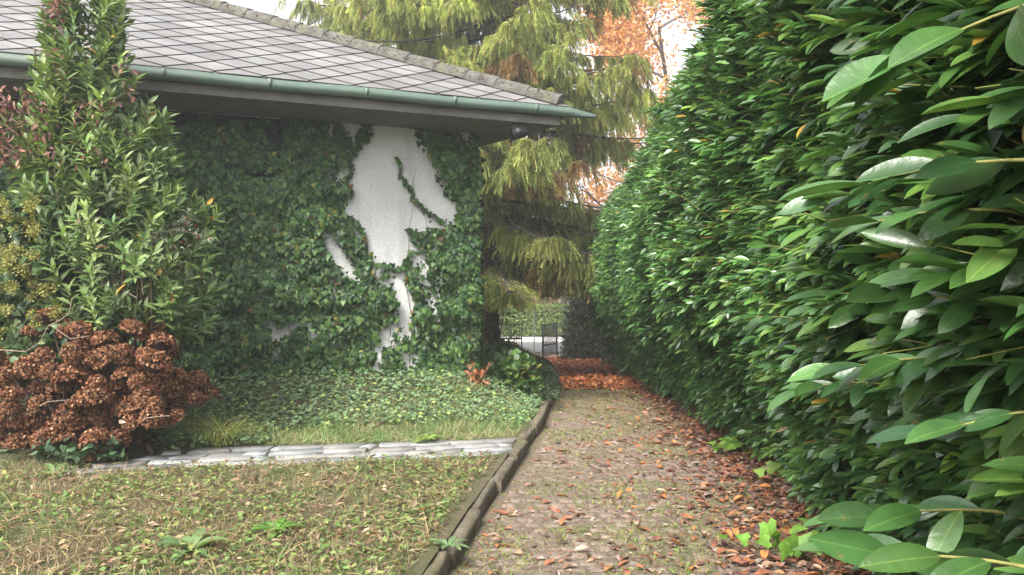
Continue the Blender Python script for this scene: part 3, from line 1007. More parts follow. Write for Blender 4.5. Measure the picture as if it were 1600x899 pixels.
def spruce(base, height, first, levels, per, lmax, seed, label, cmul=1.0, notch=None, strand_n=9):
    global rng
    keep_rng = rng
    rng = np.random.default_rng(seed)
    root = thing('spruce_tree', tuple(base), label, 'tree')
    base = np.array(base, float)
    tk = MB()
    zz = np.linspace(-.2, height, 14)
    tr = np.interp(zz, [-.2, .3, 1, height], [.36, .26, .22, .03]) * height / 17
    tk.tube(base + np.stack([np.sin(zz * .5) * .05, np.cos(zz * .4) * .05 - .05, zz], -1), tr, 12)
    tk.build('trunk', M['bark'], root, smooth=True)
    br = MB(); sp, sdn, sL, sc = [], [], [], []
    for lv in range(levels):
        z0 = first + (height - first - .5) * (lv / levels) ** 1.0
        for b_ in range(per):
            az = U(0, 2 * np.pi)
            L_ = lmax * (1 - (z0 / height) ** 1.3) * U(.7, 1.1) + .3
            if notch and notch[0] < z0 < notch[1] and math.cos(az - notch[2]) > .3: L_ = min(L_, notch[3])
            h = np.array([math.cos(az), math.sin(az), 0]); sdv = np.array([-h[1], h[0], 0])
            s = np.linspace(0, 1, 9)
            dr = -U(.15, .36) * L_
            P = base + Z * z0 + h * (s * L_)[:, None] + Z * (dr * s ** 1.4 + .16 * L_ * s ** 4)[:, None] + sdv * (U(-.12, .12) * L_ * s ** 2)[:, None]
            br.tube(P, np.linspace(.034, .006, 9) * (L_ / 4 + .3), 5, (.07, .06, .05))
            tone = U(.8, 1.25); brown = U(0, 1) < .06
            nsd = max(3, int(L_ * 5.5))
            for q in range(nsd):
                f = U(.18, 1.0); i0 = f * 8
                p0 = np.array([np.interp(i0, range(9), P[:, k_]) for k_ in range(3)])
                sl2 = U(.35, .95) * (1.15 - f * .7) * min(1, L_ / 3)
                sg = rng.choice([-1, 1])
                dd_ = unit(sdv * sg + h * U(.3, .9) + Z * U(-.35, .05))
                s2 = np.linspace(0, 1, 5)
                P2 = p0 + dd_ * (s2 * sl2)[:, None] - Z * (.28 * sl2 * s2 ** 2)[:, None]
                br.tube(P2, np.linspace(.012, .004, 5), 3, (.10, .08, .06), cap=False)
                m_ = strand_n
                ff = U(0, 1, m_)
                pp = np.stack([np.interp(ff * 4, range(5), P2[:, k_]) for k_ in range(3)], -1)
                sp.append(pp); sdn.append(-Z * 1.0 + dd_ * .35 + rng.normal(0, .16, (m_, 3)))
                sL.append(U(.18, .55, m_)); 
                cc = palette(m_, [(.20, .245, .085), (.28, .31, .11), (.37, .385, .15)], [3, 4, 2.5], .2) * tone
                if brown: cc = palette(m_, [(.26, .17, .08), (.2, .13, .07)])
                sc.append(cc)
    sp = np.concatenate(sp); sdn = np.concatenate(sdn); sL = np.concatenate(sL); sc = np.concatenate(sc) * cmul
    kz = (sp[:, 2] + unit(sdn)[:, 2] * sL > 1.15) & ((sp[:, 2] > 4) | (rng.random(len(sp)) < .9))
    sp, sdn, sL, sc = sp[kz], sdn[kz], sL[kz], sc[kz]
    bw = rng.random(len(sp)) < .035
    sc[bw] = palette(bw.sum(), [(.2, .13, .06), (.16, .10, .05)])
    fo = MB(); fo.scatter(STR, sp, sdn, rdir(len(sp)), sL, U(.04, .075, len(sp)), sc, H=U(.04, .075, len(sp)))
    br.build('branches', M['twig'], root); fo.build('crown', M['needle'], root)
    rng = keep_rng
    return root


spruce((-.52, 18.0, -.36), 16.5, 2.6, 40, 7, 5.4, 21, 'tall drooping spruce behind the house corner with trunk beside the gate', 1.15, (4.3, 5.6, .1, 2.3), 16)
spruce((-4.4, 25.0, -.5), 17, 3.0, 26, 6, 5.8, 5, 'second spruce further back, its crown rising over the tiled roof', 1.0, None, 11)


def broadleaf(name, base, height, spread, seed, label, cat, pal, wts, nleaf, lsize, depth=5, mat='autumn', bark=(.07, .06, .055), clear=.3, group=None, tmpl=None, lean=(0, 0), droop=0.0, thick=1.0):
    g_ = np.random.default_rng(seed)
    root = thing(name, tuple(base), label, cat, group)
    tk, br, tips = MB(), MB(), []
    base = np.array(base, float)
    top = base + np.array([lean[0], lean[1], height * .75])
    s = np.linspace(0, 1, 8)
    tp = base + (top - base) * s[:, None] + np.stack([np.sin(s * 6 + seed) * .04 * height * .3, np.cos(s * 5 + seed) * .03 * height * .3, s * 0], -1)
    tk.tube(tp, np.linspace(height * .022, height * .006, 8) * thick, 8)

    def grow(p, d, L_, r, lv):
        q = np.linspace(0, 1, 4)
        b2 = unit(g_.normal(size=3)) * L_ * .15
        P = p + d * (q * L_)[:, None] + b2 * (q ** 2)[:, None] - Z * (droop * L_ * q ** 2)[:, None]
        br.tube(P, np.linspace(r, r * .5, 4), 5 if lv < 2 else 3, bark, cap=False)
        if lv >= depth - 2: tips.extend([P[2], P[3]])
        if lv < depth:
            for _ in range(3 if lv < 3 else 2):
                a = unit(d + g_.normal(size=3) * .62 + Z * .08)
                grow(P[g_.integers(2, 4)], a, L_ * g_.uniform(.58, .8), r * .55, lv + 1)
    for k_ in range(9):
        f = clear + (1 - clear) * k_ / 8
        p = np.array([np.interp(f * 7, range(8), tp[:, j]) for j in range(3)])
        az = k_ * 2.4 + g_.uniform(-.4, .4)
        d = unit(np.array([math.cos(az), math.sin(az), g_.uniform(.25, .8)]))
        grow(p, d, spread * (1.05 - .55 * f) * .55, height * .008 * thick, 1)
    tk.build('trunk', M['bark'], root, smooth=True); br.build('branches', M['twig'], root)
    tips = np.array(tips)
    if nleaf:
        i = g_.integers(0, len(tips), nleaf)
        p = tips[i] + g_.normal(0, .16 * spread / 3, (nleaf, 3))
        ci = g_.integers(0, 10000)
        tone = np.repeat(1.0, nleaf)
        fo = MB()
        fo.scatter(tmpl or DIA, p, g_.normal(size=(nleaf, 3)) - Z * .4, g_.normal(size=(nleaf, 3)) + Z * .8, g_.uniform(lsize * .6, lsize * 1.2, nleaf), g_.uniform(lsize * .5, lsize * .9, nleaf), palette(nleaf, pal, wts))
        fo.build('crown', M[mat], root)
    return root


broadleaf('maple_tree', (6.6, 31, -1.1), 17, 6.4, 4, 'orange autumn maple showing above the far end of the hedge', 'tree',
          [(.64, .34, .13), (.7, .45, .16), (.56, .27, .13), (.62, .38, .25)], [4, 4, 2, 2], 27000, .18, clear=.38, lean=(-.8, 0), bark=(.16, .13, .12), thick=.55)
broadleaf('beech_tree', (4.2, 36, -1.15), 9, 5, 8, 'sparse russet leaved beech in the sky gap beyond the gate', 'tree',
          [(.30, .15, .10), (.4, .2, .12), (.22, .12, .10)], [3, 2, 2], 480, .14, clear=.35, bark=(.15, .13, .12))
broadleaf('bare_tree', (-6.2, 27, -.9), 13, 5.5, 12, 'nearly bare brown twigged tree left of the spruces', 'tree',
          [(.22, .15, .09), (.3, .2, .11), (.2, .18, .08)], [3, 2, 2], 3000, .12, clear=.4)
spruce((3.3, 37, -1.15), 7.6, .8, 16, 5, 2.1, 77, 'small grey blue spruce beyond the gate', .8, None, 5)

# bushes with leafy volume


def bush(name, base, rad, n, label, cat, pal, wts, lsize, tmpl=None, mat='leaf', seed=1, wr=.5, stems=10, up=.5, hollow=.35, group=None):
    global rng
    keep_rng = rng; rng = np.random.default_rng(seed)
    root = thing(name, tuple(base), label, cat, group)
    base = np.array(base, float); rad = np.array(rad, float)
    d = rdir(n); d[:, 2] = np.abs(d[:, 2]) * 1.15 - .15
    lump = .72 + .55 * fbm(d[:, 0] * 2 + d[:, 2] * 1.7, d[:, 1] * 2 + d[:, 2], 1.4, 3)
    rr = (hollow + (1 - hollow) * rng.random(n) ** .5) * lump
    p = base + d * rad * rr[:, None]
    p[:, 2] = np.maximum(p[:, 2], base[2] + .01)
    fo = MB()
    L = U(lsize * .6, lsize * 1.2, n)
    fo.scatter(tmpl or LAN2, p, d + rdir(n) * .8 - Z * .15, Z * up + d * .6 + rdir(n) * .5, L, L * wr, palette(n, pal, wts))
    fo.build('foliage', M[mat], root)
    st = MB()
    for _ in range(stems):
        dd_ = rdir(1)[0]; dd_[2] = abs(dd_[2])
        e = base + dd_ * rad * .85
        st.tube([base + rng.normal(0, .04, 3) * [1, 1, 0], (base + e) / 2 + rng.normal(0, .05, 3), e], [.018, .011, .004], 5, (.1, .075, .05))
    st.build('stems', M['twig'], root)
    rng = keep_rng
    return root


bush('holly_bush', (2.65, 27.5, -.9), (1.0, 1.0, 2.9), 12000, 'dark holly bush right of the open gate leaf', 'bush', [(.02, .035, .014), (.04, .06, .02), (.09, .06, .03)], [4, 3, 1], .14, seed=3, hollow=.15)
bush('holly_bush', (3.4, 22.8, -.65), (.8, .9, 2.6), 9000, 'dark holly bush at the far end of the laurel hedge', 'bush', [(.02, .035, .014), (.04, .06, .02), (.05, .08, .03)], [4, 3, 1], .13, seed=31, hollow=.15)
bush('yellowing_shrub', (1.2, 20.3, 1.4), (.45, .5, 2.0), 700, 'climbing shrub with yellow green leaves hanging under the spruce', 'shrub', [(.28, .30, .05), (.2, .26, .04), (.35, .28, .04)], [3, 3, 2], .13, seed=7, mat='autumn')
bush('climbing_shrub', (-.42, 17.5, -.3), (.5, .45, 3.3), 900, 'yellow leaved climber wound round the spruce trunk', 'shrub', [(.28, .22, .06), (.18, .17, .05), (.14, .09, .05)], [2, 2, 3], .11, seed=8, mat='autumn', hollow=.7)
# roadside hedge: clipped, one thing; tall shrubs behind it
root = thing('roadside_hedge', (0, 43, -1.0), 'sunlit clipped green hedge on the far side of the road', 'hedge')
n = 26000
p = np.stack([U(-9, 9, n), U(42.2, 43.6, n), U(-1.0, .55, n)], -1)
p[:, 1] = np.where(rng.random(n) < .7, 42.2 + np.abs(rng.normal(0, .12, n)), p[:, 1]); p[:, 2] = np.where(rng.random(n) < .3, .5 + rng.normal(0, .08, n), p[:, 2])
g = MB(); g.scatter(DIA, p, rdir(n), rdir(n) + Z, U(.1, .2, n), U(.07, .13, n), palette(n, [(.15, .25, .05), (.22, .32, .08), (.3, .35, .1), (.1, .17, .045)], [3, 3, 2, 2]))
g.build('foliage', M['leaf'], root)
g = MB(); g.box((0, 43, -.35), 18, .9, 1.4); g.build('inner_twigs', M['inner'], root)
for k_, (bx, by, lab, pal) in enumerate(((-3.5, 49, 'round golden tree behind the roadside hedge, left of the gate', [(.3, .22, .05), (.22, .2, .05)]),
                                       (1.2, 50, 'russet brown tree behind the roadside hedge, in line with the gate opening', [(.28, .16, .06), (.3, .22, .06)]),
                                       (6.0, 52, 'olive green tree behind the roadside hedge, right of the gate', [(.12, .15, .05), (.2, .18, .05)]))):
    broadleaf('roadside_tree', (bx, by, -1.1), 6.5 + k_ * .5, 5.2, 40 + k_, lab, 'tree', pal, None, 5200, .26, depth=4, clear=.12)

n = 30000
g = MB(); p = np.stack([U(-22, 22, n), U(56, 62, n), U(-1.1, 1, n)], -1)
hh = 3.2 + 3.5 * fbm(p[:, 0] + 40, p[:, 1] * .2, .22, 3); p[:, 2] = -1.1 + hh * rng.random(n) ** .7
tone = fbm(p[:, 0], p[:, 2], .5, 3)
cc = np.where((tone > .5)[:, None], palette(n, [(.26, .18, .07), (.3, .24, .09), (.2, .13, .06)]), palette(n, [(.13, .16, .05), (.1, .12, .04), (.2, .2, .07)]))
g.scatter(DIA, p, rdir(n), rdir(n) + Z, U(.25, .5, n), U(.2, .35, n), cc)
tag(g.build('distant_wood', M['leaf']), 'far autumn woodland edge beyond the road', 'woodland', kind='stuff')

# ------------------------------------------------------------------ gate


def gate_leaf(a, b_, zb, zt, label):
    a = np.array([*a, 0.]); b_ = np.array([*b_, 0.]); d = unit(b_ - a); L_ = np.linalg.norm(b_ - a)
    root = thing('iron_gate', (a[0], a[1], zb), label, 'gate')
    ax = (d, np.cross(Z, d), Z)
    g = MB()
    for q in (a, b_):
        g.box(q + Z * ((zb + zt) / 2 + .02), .05, .05, zt - zb + .06, ax=ax)
    mid = (a + b_) / 2
    for z_, t_ in ((zb + .06, .04), (zt - .04, .035), (zb + .45, .07)):
        g.box(mid + Z * z_, L_ - .052, .035, t_, ax=ax)
    g.build('frame', M['iron'], root)
    g = MB(); n = max(4, int(L_ / .095))
    for i in range(1, n):
        q = a + d * L_ * i / n
        g.tube([q + Z * (zb + .08), q + Z * (zt + .05)], .013, 5)
    g.build('bars', M['iron'], root)
    return root


gate_leaf((1.13, 29.3), (1.72, 30.5), -.98, .22, 'dark iron gate leaf swung open at the right of the drive')
gate_leaf((-1.0, 30.4), (.37, 30.4), -.80, .22, 'closed iron gate leaf standing left of the drive opening')
root = thing('metal_post', (.93, 33.4, -1.15), 'thin grey steel post at the roadside between the gate leaves', 'post')
g = MB(); g.tube([(.93, 33.4, -1.2), (.93, 33.4, 1.3)], .03, 10); g.build('pole', M['steel'], root, smooth=True)
g = MB(); g.tube([(.93, 33.4, 1.3), (.93, 33.4, 1.33)], .036, 10); g.build('cap', M['steel'], root)

# ------------------------------------------------------------------ shrubs at the left of the house


def px3(px, py, Y):
    return np.array([(px - 800) / F * Y, Y, CAMZ + (449.5 - py) / F * Y])


root = thing('evergreen_shrub', tuple(px3(150, 690, 7.2)), 'tall leafy evergreen shrub reaching above the gutter at the left', 'shrub')
prof_y = [-40, 0, 60, 120, 200, 260, 320, 400, 470, 540]
prof_l = [85, 78, 70, 60, 45, 40, 30, 20, 60, 90]
prof_r = [165, 182, 190, 196, 232, 255, 285, 325, 335, 320]
n = 860
py = np.concatenate([U(-30, 240, 260), U(200, 520, n - 260)])
xl, xr = np.interp(py, prof_y, prof_l), np.interp(py, prof_y, prof_r)
tx = U(-1, 1, n); hw = (xr - xl) / 2
two = (py < 120) & (np.abs(tx) < .3) & (rng.random(n) < .75)
tx = np.where(two, np.sign(tx) * U(.35, .9, n), tx)
tx = tx * (.75 + .6 * vnoise(tx * 3 + 7, py, .035))
pxs = (xl + xr) / 2 + tx * hw
Yc = 7.15 + np.sqrt(np.clip(1 - tx ** 2, 0, 1)) * hw / F * 7 * U(-1, .75, n) * .9
pos = np.stack([(pxs - 800) / F * Yc, Yc, CAMZ + (449.5 - py) / F * Yc], -1)
cen = np.stack([((xl + xr) / 2 - 800) / F * 7.15, np.full(n, 7.2), pos[:, 2] - .35], -1)
ax_ = unit(pos - cen) * .8 + rdir(n) * .35 + Z * .75; ax_ = unit(ax_)
K = 15
kk = np.arange(K); frac = (kk + .5) / K
A = unit(np.cross(ax_, rdir(n))); B = np.cross(ax_, A)
ang = kk * 2.4
rad = np.cos(ang)[None, :, None] * A[:, None] + np.sin(ang)[None, :, None] * B[:, None]
P = pos[:, None] + ax_[:, None] * ((frac - .6) * .24)[None, :, None]
d = rad * np.interp(frac, [0, 1], [1.0, .45])[None, :, None] + ax_[:, None] * np.interp(frac, [0, 1], [.25, 1.0])[None, :, None] + rng.normal(0, .15, (n, K, 3))
upn = ax_[:, None] - rad * .5 + rng.normal(0, .2, (n, K, 3))
cs = np.repeat(palette(n, [(.085, .14, .045), (.125, .19, .06), (.18, .25, .08)], [3, 4, 2]), K, 0) * rng.uniform(.8, 1.2, (n * K, 1))
oc = rng.random(n * K) < .012
cs[oc] = palette(oc.sum(), [(.4, .25, .04), (.25, .1, .04)])
L = U(.075, .15, n * K)
g = MB(); g.scatter(lance(3, .2, .2), P.reshape(-1, 3), d.reshape(-1, 3), upn.reshape(-1, 3), L, L * .29, cs)
g.build('foliage', M['leaf'], root)
g = MB()
b0 = px3(160, 640, 7.25); b0[2] = float(lawn_z(b0[0], b0[1]))
for i in range(60):
    e = pos[rng.integers(0, n)]
    b1 = b0 + rng.normal(0, .1, 3) * [1, 1, 0]
    mid = b1 * .5 + e * .5 + rng.normal(0, .08, 3); mid[0] = .35 * e[0] + .65 * mid[0]
    g.tube([b1, mid, e], [.022, .014, .005], 5, (.10, .07, .045))
g.build('branches', M['twig'], root)

# reddish creeper at the far left, threaded into the shrub
root = thing('red_creeper', tuple(px3(20, 260, 6.9)), 'wilted red brown creeper hanging below the gutter at the left edge', 'creeper')
spots = [(20, 155, 30, 22, 60), (35, 185, 36, 34, 80), (60, 215, 30, 25, 45), (95, 60, 9, 60, 34), (88, 8, 10, 14, 24), (155, 180, 45, 26, 40), (190, 130, 20, 30, 18), (150, 245, 35, 20, 34), (5, 230, 25, 30, 90)]
g = MB(); st = MB()
for (cx, cy, sx, sy, m_) in spots:
    q = np.array([px3(U(cx - sx, cx + sx), U(cy - sy, cy + sy), 6.75 + U(-.12, .2)) for _ in range(m_)])
    g.scatter(LAN4, q, -Z * .8 + rdir(m_) * .8, rdir(m_) + Z * .3, U(.035, .085, m_), U(.015, .035, m_), palette(m_, [(.09, .035, .028), (.15, .06, .04), (.24, .13, .08), (.07, .03, .028)]))
    for _ in range(4):
        a = px3(cx + U(-sx, sx), cy + U(-sy, sy), 6.8); st.tube([a, a + np.array([U(-.2, .1), .05, U(-.05, .15)]), a + np.array([U(-.4, 0), .2, U(-.1, .2)])], [.005, .004, .003], 4, (.12, .06, .045))
g.build('leaves', M['dry'], root); st.build('stems', M['twig'], root)

# flowering ivy mound
root = thing('flowering_ivy', tuple(px3(40, 560, 6.95)), 'rounded old ivy with yellow green flower clusters at the left edge', 'ivy')
n = 3000
qx = U(-90, 150, n); qy = U(300, 560, n)
lim = np.interp(qy, [300, 340, 420, 500, 560], [60, 110, 140, 150, 130])
k_ = qx < lim; qx, qy = qx[k_], qy[k_]; n = len(qx)
dep = 7.0 + U(-.25, .25, n) + (fbm(qx / 40, qy / 40, 1) - .5) * .6
q = np.stack([(qx - 800) / F * dep, dep, CAMZ + (449.5 - qy) / F * dep], -1)
g = MB(); g.scatter(IVY, q, -Z * .5 + rdir(n) * .7, np.array([.2, -.7, .7]) + rdir(n) * .5, U(.06, .11, n), U(.05, .1, n), palette(n, [(.03, .06, .02), (.05, .09, .025), (.075, .12, .035), (.12, .15, .05)], [4, 4, 2, .8]))
g.build('leaves', M['ivy'], root)
for i in range(60):
    cx, cy = (U(-30, 60), U(305, 430)) if i < 40 else (U(-20, 100), U(430, 520))
    c0 = px3(cx, cy, 6.66 + U(-.05, .12)); m_ = 70
    dd_ = rdir(m_); g = MB()
    g.scatter(DIA, c0 + dd_ * U(.005, .05, m_)[:, None], dd_, rdir(m_), U(.014, .028, m_), U(.012, .02, m_), palette(m_, [(.26, .26, .06), (.32, .29, .09), (.2, .2, .05)]))
    g.build('flower_cluster', M['leaf'], root)

# cotoneaster with arching grey green sprays and berries
root = thing('cotoneaster_shrub', tuple(px3(230, 620, 6.9)), 'arching cotoneaster sprays with small grey leaves and red berries above the hydrangea', 'shrub')
g = MB(); st = MB(); be = MB()
arcs = [[(225, 480), (205, 400), (250, 352), (330, 372)], [(220, 480), (180, 420), (140, 408), (120, 420)], [(225, 470), (215, 395), (235, 362), (290, 395)], [(230, 480), (240, 420), (280, 410), (300, 440)], [(220, 470), (170, 440), (160, 425), (180, 450)], [(240, 470), (260, 380), (285, 345), (300, 342)]]
for a in arcs:
    a = np.array(a, float); tq = np.linspace(0, 3, 22)
    X = np.interp(tq, range(4), a[:, 0]); Yp = np.interp(tq, range(4), a[:, 1]); dep = 6.7 + U(-.1, .1)
    X = np.convolve(np.pad(X, 3, 'edge'), np.ones(7) / 7, 'valid'); Yp = np.convolve(np.pad(Yp, 3, 'edge'), np.ones(7) / 7, 'valid')
    w3 = np.stack([(X - 800) / F * dep, np.full(22, dep), CAMZ + (449.5 - Yp) / F * dep], -1)
    st.tube(w3, np.linspace(.008, .002, 22), 4, (.16, .12, .1))
    m_ = 150; ii = rng.integers(5, 22, m_)
    g.scatter(DIA, w3[ii] + rng.normal(0, .03, (m_, 3)), rdir(m_) - Z * .2, rdir(m_) + Z, U(.03, .06, m_), U(.012, .024, m_), palette(m_, [(.09, .12, .07), (.13, .15, .1), (.16, .15, .11)]))
    for _ in range(5):
        c0 = w3[rng.integers(6, 22)] + rng.normal(0, .03, 3)
        th = np.linspace(0, np.pi, 5); be.tube(c0 + np.stack([0 * th, 0 * th, -np.cos(th) * .008], -1), np.maximum(np.sin(th) * .008, .0005), 6, (.3, .03, .02))
g.build('leaves', M['leaf'], root); st.build('stems', M['twig'], root); be.build('berries', M['dry'], root)

# ------------------------------------------------------------------ hydrangea with dried flower heads
hyd = thing('hydrangea', tuple(px3(130, 715, 6.75)), 'sprawling hydrangea with brown dried flower heads in front of the tall shrub', 'shrub')


def head_mesh(seed, rx):
    global rng
    k_ = rng; rng = np.random.default_rng(seed)
    n = 420
    d = rdir(n); d[:, 2] = np.abs(d[:, 2]) * 1.25 - .35; d = unit(d)
    lump = .92 + .16 * fbm(d[:, 0] * 3 + d[:, 2] * 2, d[:, 1] * 3, 1.2, 2)
    p = d * np.array([rx, rx, rx * .88]) * (lump * U(.84, 1.02, n))[:, None]
    g = MB()
    c = palette(n, [(.11, .045, .024), (.185, .08, .041), (.28, .138, .07), (.4, .25, .14)], [3, 4, 3, 1.0])
    g.scatter(diamond(.3), p, np.cross(d, rdir(n)) + d * .35, d + rdir(n) * .55, U(.018, .034, n), U(.016, .03, n), c)
    # calyx core
    a = np.linspace(-1.3, 1.5, 6)
    g.tube(np.stack([0 * a, 0 * a, np.sin(a) * rx * .5], -1), np.cos(a) * rx * .62 + .003, 8, (.04, .02, .014))
    me = g.mesh('flower_head', M['flower'])
    rng = k_
    return me


hm = [head_mesh(60 + i, r_) for i, r_ in enumerate((.086, .1, .08, .108, .092))]
heads = [(48, 522), (80, 494), (112, 518), (128, 524), (168, 530), (212, 520), (238, 515), (225, 552), (240, 568), (168, 558), (268, 552), (122, 550), (14, 572), (45, 575), (80, 580), (88, 606), (60, 612), (20, 615), (110, 590), (138, 590), (196, 590), (185, 612), (215, 600), (250, 600), (272, 592), (305, 592), (318, 620), (298, 625), (262, 610), (225, 618), (175, 628), (195, 640), (130, 630), (108, 648), (10, 645), (30, 670), (52, 650), (85, 672), (120, 668), (160, 652), (208, 660), (240, 655), (275, 655), (270, 636), (70, 690), (20, 692), (45, 690), (150, 690), (165, 678), (185, 690), (100, 690), (140, 706), (-15, 600), (-20, 560), (-10, 670), (-30, 640), (120, 715), (155, 600), (145, 565), (190, 560), (250, 540), (210, 575), (70, 560), (150, 625), (222, 640), (60, 632), (0, 590), (255, 578), (290, 607), (243, 633)]
for i, (hx, hy) in enumerate(heads):
    front = (hy - 490) / 225
    dep = 6.7 - .3 * front + U(-.14, .14) + .5 * max(0, (hx - 235) / 85)
    p = px3(hx + U(-4, 4), hy + U(-4, 4), dep)
    p[2] = max(p[2], float(lawn_z(p[0], p[1])) + .06)
    o = bpy.data.objects.new('flower_head', hm[i % 5])
    col.objects.link(o); o.parent = hyd; o.matrix_parent_inverse = hyd.matrix_basis.inverted()
    o.location = tuple(p); o.rotation_euler = (U(-.1, .6), U(-.4, .4), U(0, 6.28)); s_ = U(.85, 1.22)
    o.scale = (s_ * U(.92, 1.1), s_, s_ * U(.88, 1.05))
st = MB(); lf = MB()
b0 = px3(110, 690, 7.0); b0[2] = .2
for (hx, hy) in heads:
    e = px3(hx, hy + 12, 6.8 - .3 * (hy - 490) / 225 + .5 * max(0, (hx - 235) / 85))
    bb = b0 + np.array([(e[0] - b0[0]) * .4, U(-.2, .3), 0]); m1 = (bb + e) / 2 + np.array([U(-.08, .08), .05, .08])
    st.tube([bb, m1, e], [.009, .007, .005], 5, (.19, .13, .09))
for a in ([(0, 547), (40, 550), (62, 535), (75, 510)], [(75, 510), (95, 500), (108, 490), (112, 470)], [(62, 635), (75, 628), (110, 625)], [(88, 515), (110, 530), (140, 525)], [(50, 622), (62, 640), (40, 648)], [(225, 655), (240, 652), (265, 650)]):
    w3 = np.array([px3(x_, y_, 6.3) for x_, y_ in a]); st.tube(w3, np.linspace(.0055, .003, len(w3)), 5, (.22, .16, .12))
st.build('stems', M['twig'], hyd)
n = 900
q = np.array([px3(U(-20, 235), U(560, 700), 6.85 + U(-.1, .4)) for _ in range(n)])
lf.scatter(LAN4, q, -Z + rdir(n) * .8, rdir(n), U(.07, .13, n), U(.04, .08, n), palette(n, [(.06, .028, .018), (.10, .05, .03), (.04, .022, .016), (.09, .06, .03)]))
n = 120
q = np.array([px3(U(60, 190), U(685, 715), 6.35 + U(-.1, .2)) for _ in range(n)])
q[:, 2] = np.maximum(q[:, 2], .22)
lf.scatter(IVY, q, -Z * .5 + rdir(n), Z + rdir(n) * .5, U(.06, .1, n), U(.06, .09, n), palette(n, [(.04, .08, .03), (.06, .11, .05)]))
lf.build('leaves', M['dry'], hyd)

# ------------------------------------------------------------------ grass tussock, small bushes, plants


def tussock(name, loc, n, ln, label, pal, wts=None, spread=.08, cat='grass tuft', group=None, wid=.006, erect=1.0):
    root = thing(name, loc, label, cat, group)
    p = np.array(loc) + rng.normal(0, spread, (n, 3)) * [1, 1, 0]
    g = MB(); d = rdir(n) * .55 + Z * erect
    g.scatter(blade(5, .8), p, d, Z + rdir(n) * .2 + 0 * d, U(ln * .5, ln * 1.1, n), wid, palette(n, pal, wts))
    g.build('blades', M['grass'], root)
    return root


X, Y = on_px(340, 693, lawn_z)
tussock('grass_tussock', (X, Y, float(lawn_z(X, Y))), 260, .5, 'long yellow green grass tussock between hydrangea and flagstones', [(.26, .34, .08), (.36, .38, .12), (.44, .38, .18)], [3, 3, 1], .08, wid=.008)
X, Y = on_px(795, 605, lawn_z)
bush('lobed_leaf_bush', (X, Y, float(lawn_z(X, Y)) - .02), (.42, .40, .46), 900, 'low bright green bush with lobed leaves at the foot of the house corner', 'bush', [(.055, .12, .025), (.085, .16, .035), (.13, .2, .04), (.22, .2, .04)], [4, 4, 2, .3], .10, tmpl=LOB, wr=.9, seed=17, up=1.2)
# dark low evergreen cover spilling over the kerb beyond the corner
root = thing('low_cotoneaster', (.3, 13, .0), 'dark fine leaved ground hugging shrub along the kerb past the house corner', 'shrub')
n = 9000
Yq = U(10.3, 20, n) ; dq = U(-.12, 1.1, n)
Xq = kerb_x(Yq) - dq
Zq = lawn_z(Xq, Yq) + U(0, 1, n) ** .6 * (.14 + .16 * fbm(Xq, Yq, 2.5)) * sstep((dq + .2) / .3)
g = MB(); q = np.stack([Xq, Yq, np.maximum(Zq, drive_z(Yq) + .03)], -1)
g.scatter(DIA, q, rdir(n) + Z * .3, rdir(n) + Z, U(.03, .07, n), U(.02, .04, n), palette(n, [(.035, .065, .03), (.055, .09, .04), (.08, .12, .05)], [3, 3, 2]))
g.build('foliage', M['leaf'], root)
# withered orange fern by the wall corner
X, Y = on_px(745, 598, lawn_z)
root = thing('withered_fern', (X, Y, float(lawn_z(X, Y))), 'small withered orange brown fern beside the low bright green bush', 'fern')
n = 90; g = MB(); q = np.array([X, Y, float(lawn_z(X, Y)) + .02]) + np.abs(rng.normal(0, 1, (n, 3))) * [.0, .0, .12] + rng.normal(0, .06, (n, 3)) * [1, 1, .2]
g.scatter(LAN4, q, rdir(n) + Z * .6, rdir(n), U(.06, .13, n), U(.025, .045, n), palette(n, [(.3, .11, .05), (.22, .09, .05), (.36, .2, .1)]))
g.build('fronds', M['dry'], root)

# ------------------------------------------------------------------ ground cover (uncountable)
# ivy carpet between path and wall
n = 36000
Xq = U(-8.0, .55, n); Yq = U(6.6, 11.5, n)
front = flag_y(Xq) + .5 + (fbm(Xq, Yq, 1.2) - .5) * .9 + .55 * sstep((Xq + 1.9) / 1.6)
wallside = ((np.stack([Xq, Yq], -1) - C[:2]) @ nf[:2]) > .02
k_ = (Yq > front) & (wallside | (Xq > -.43)) & (Xq < kerb_x(Yq) - .1)
Xq, Yq = Xq[k_], Yq[k_]; n = len(Xq)
q = np.stack([Xq, Yq, lawn_z(Xq, Yq) + .015 + U(0, .09, n) * (.35 + fbm(Xq, Yq, 2))], -1)
g = MB()
lit = fbm(Xq, Yq, 1.4)
cc = palette(n, [(.10, .17, .085), (.15, .23, .11), (.2, .29, .12), (.3, .38, .1)], [4, 4, 2, .8])
g.scatter(IVY, q, rdir(n) * [1, 1, .25] - Z * .1, Z + rdir(n) * .45 + np.array([0, -.25, 0]), U(.03, .054, n), U(.03, .052, n), cc)
gc = tag(g.build('ivy_ground_cover', M['ivy']), 'carpet of low ivy between the house wall and the flagstone path', 'ground cover', kind='stuff')

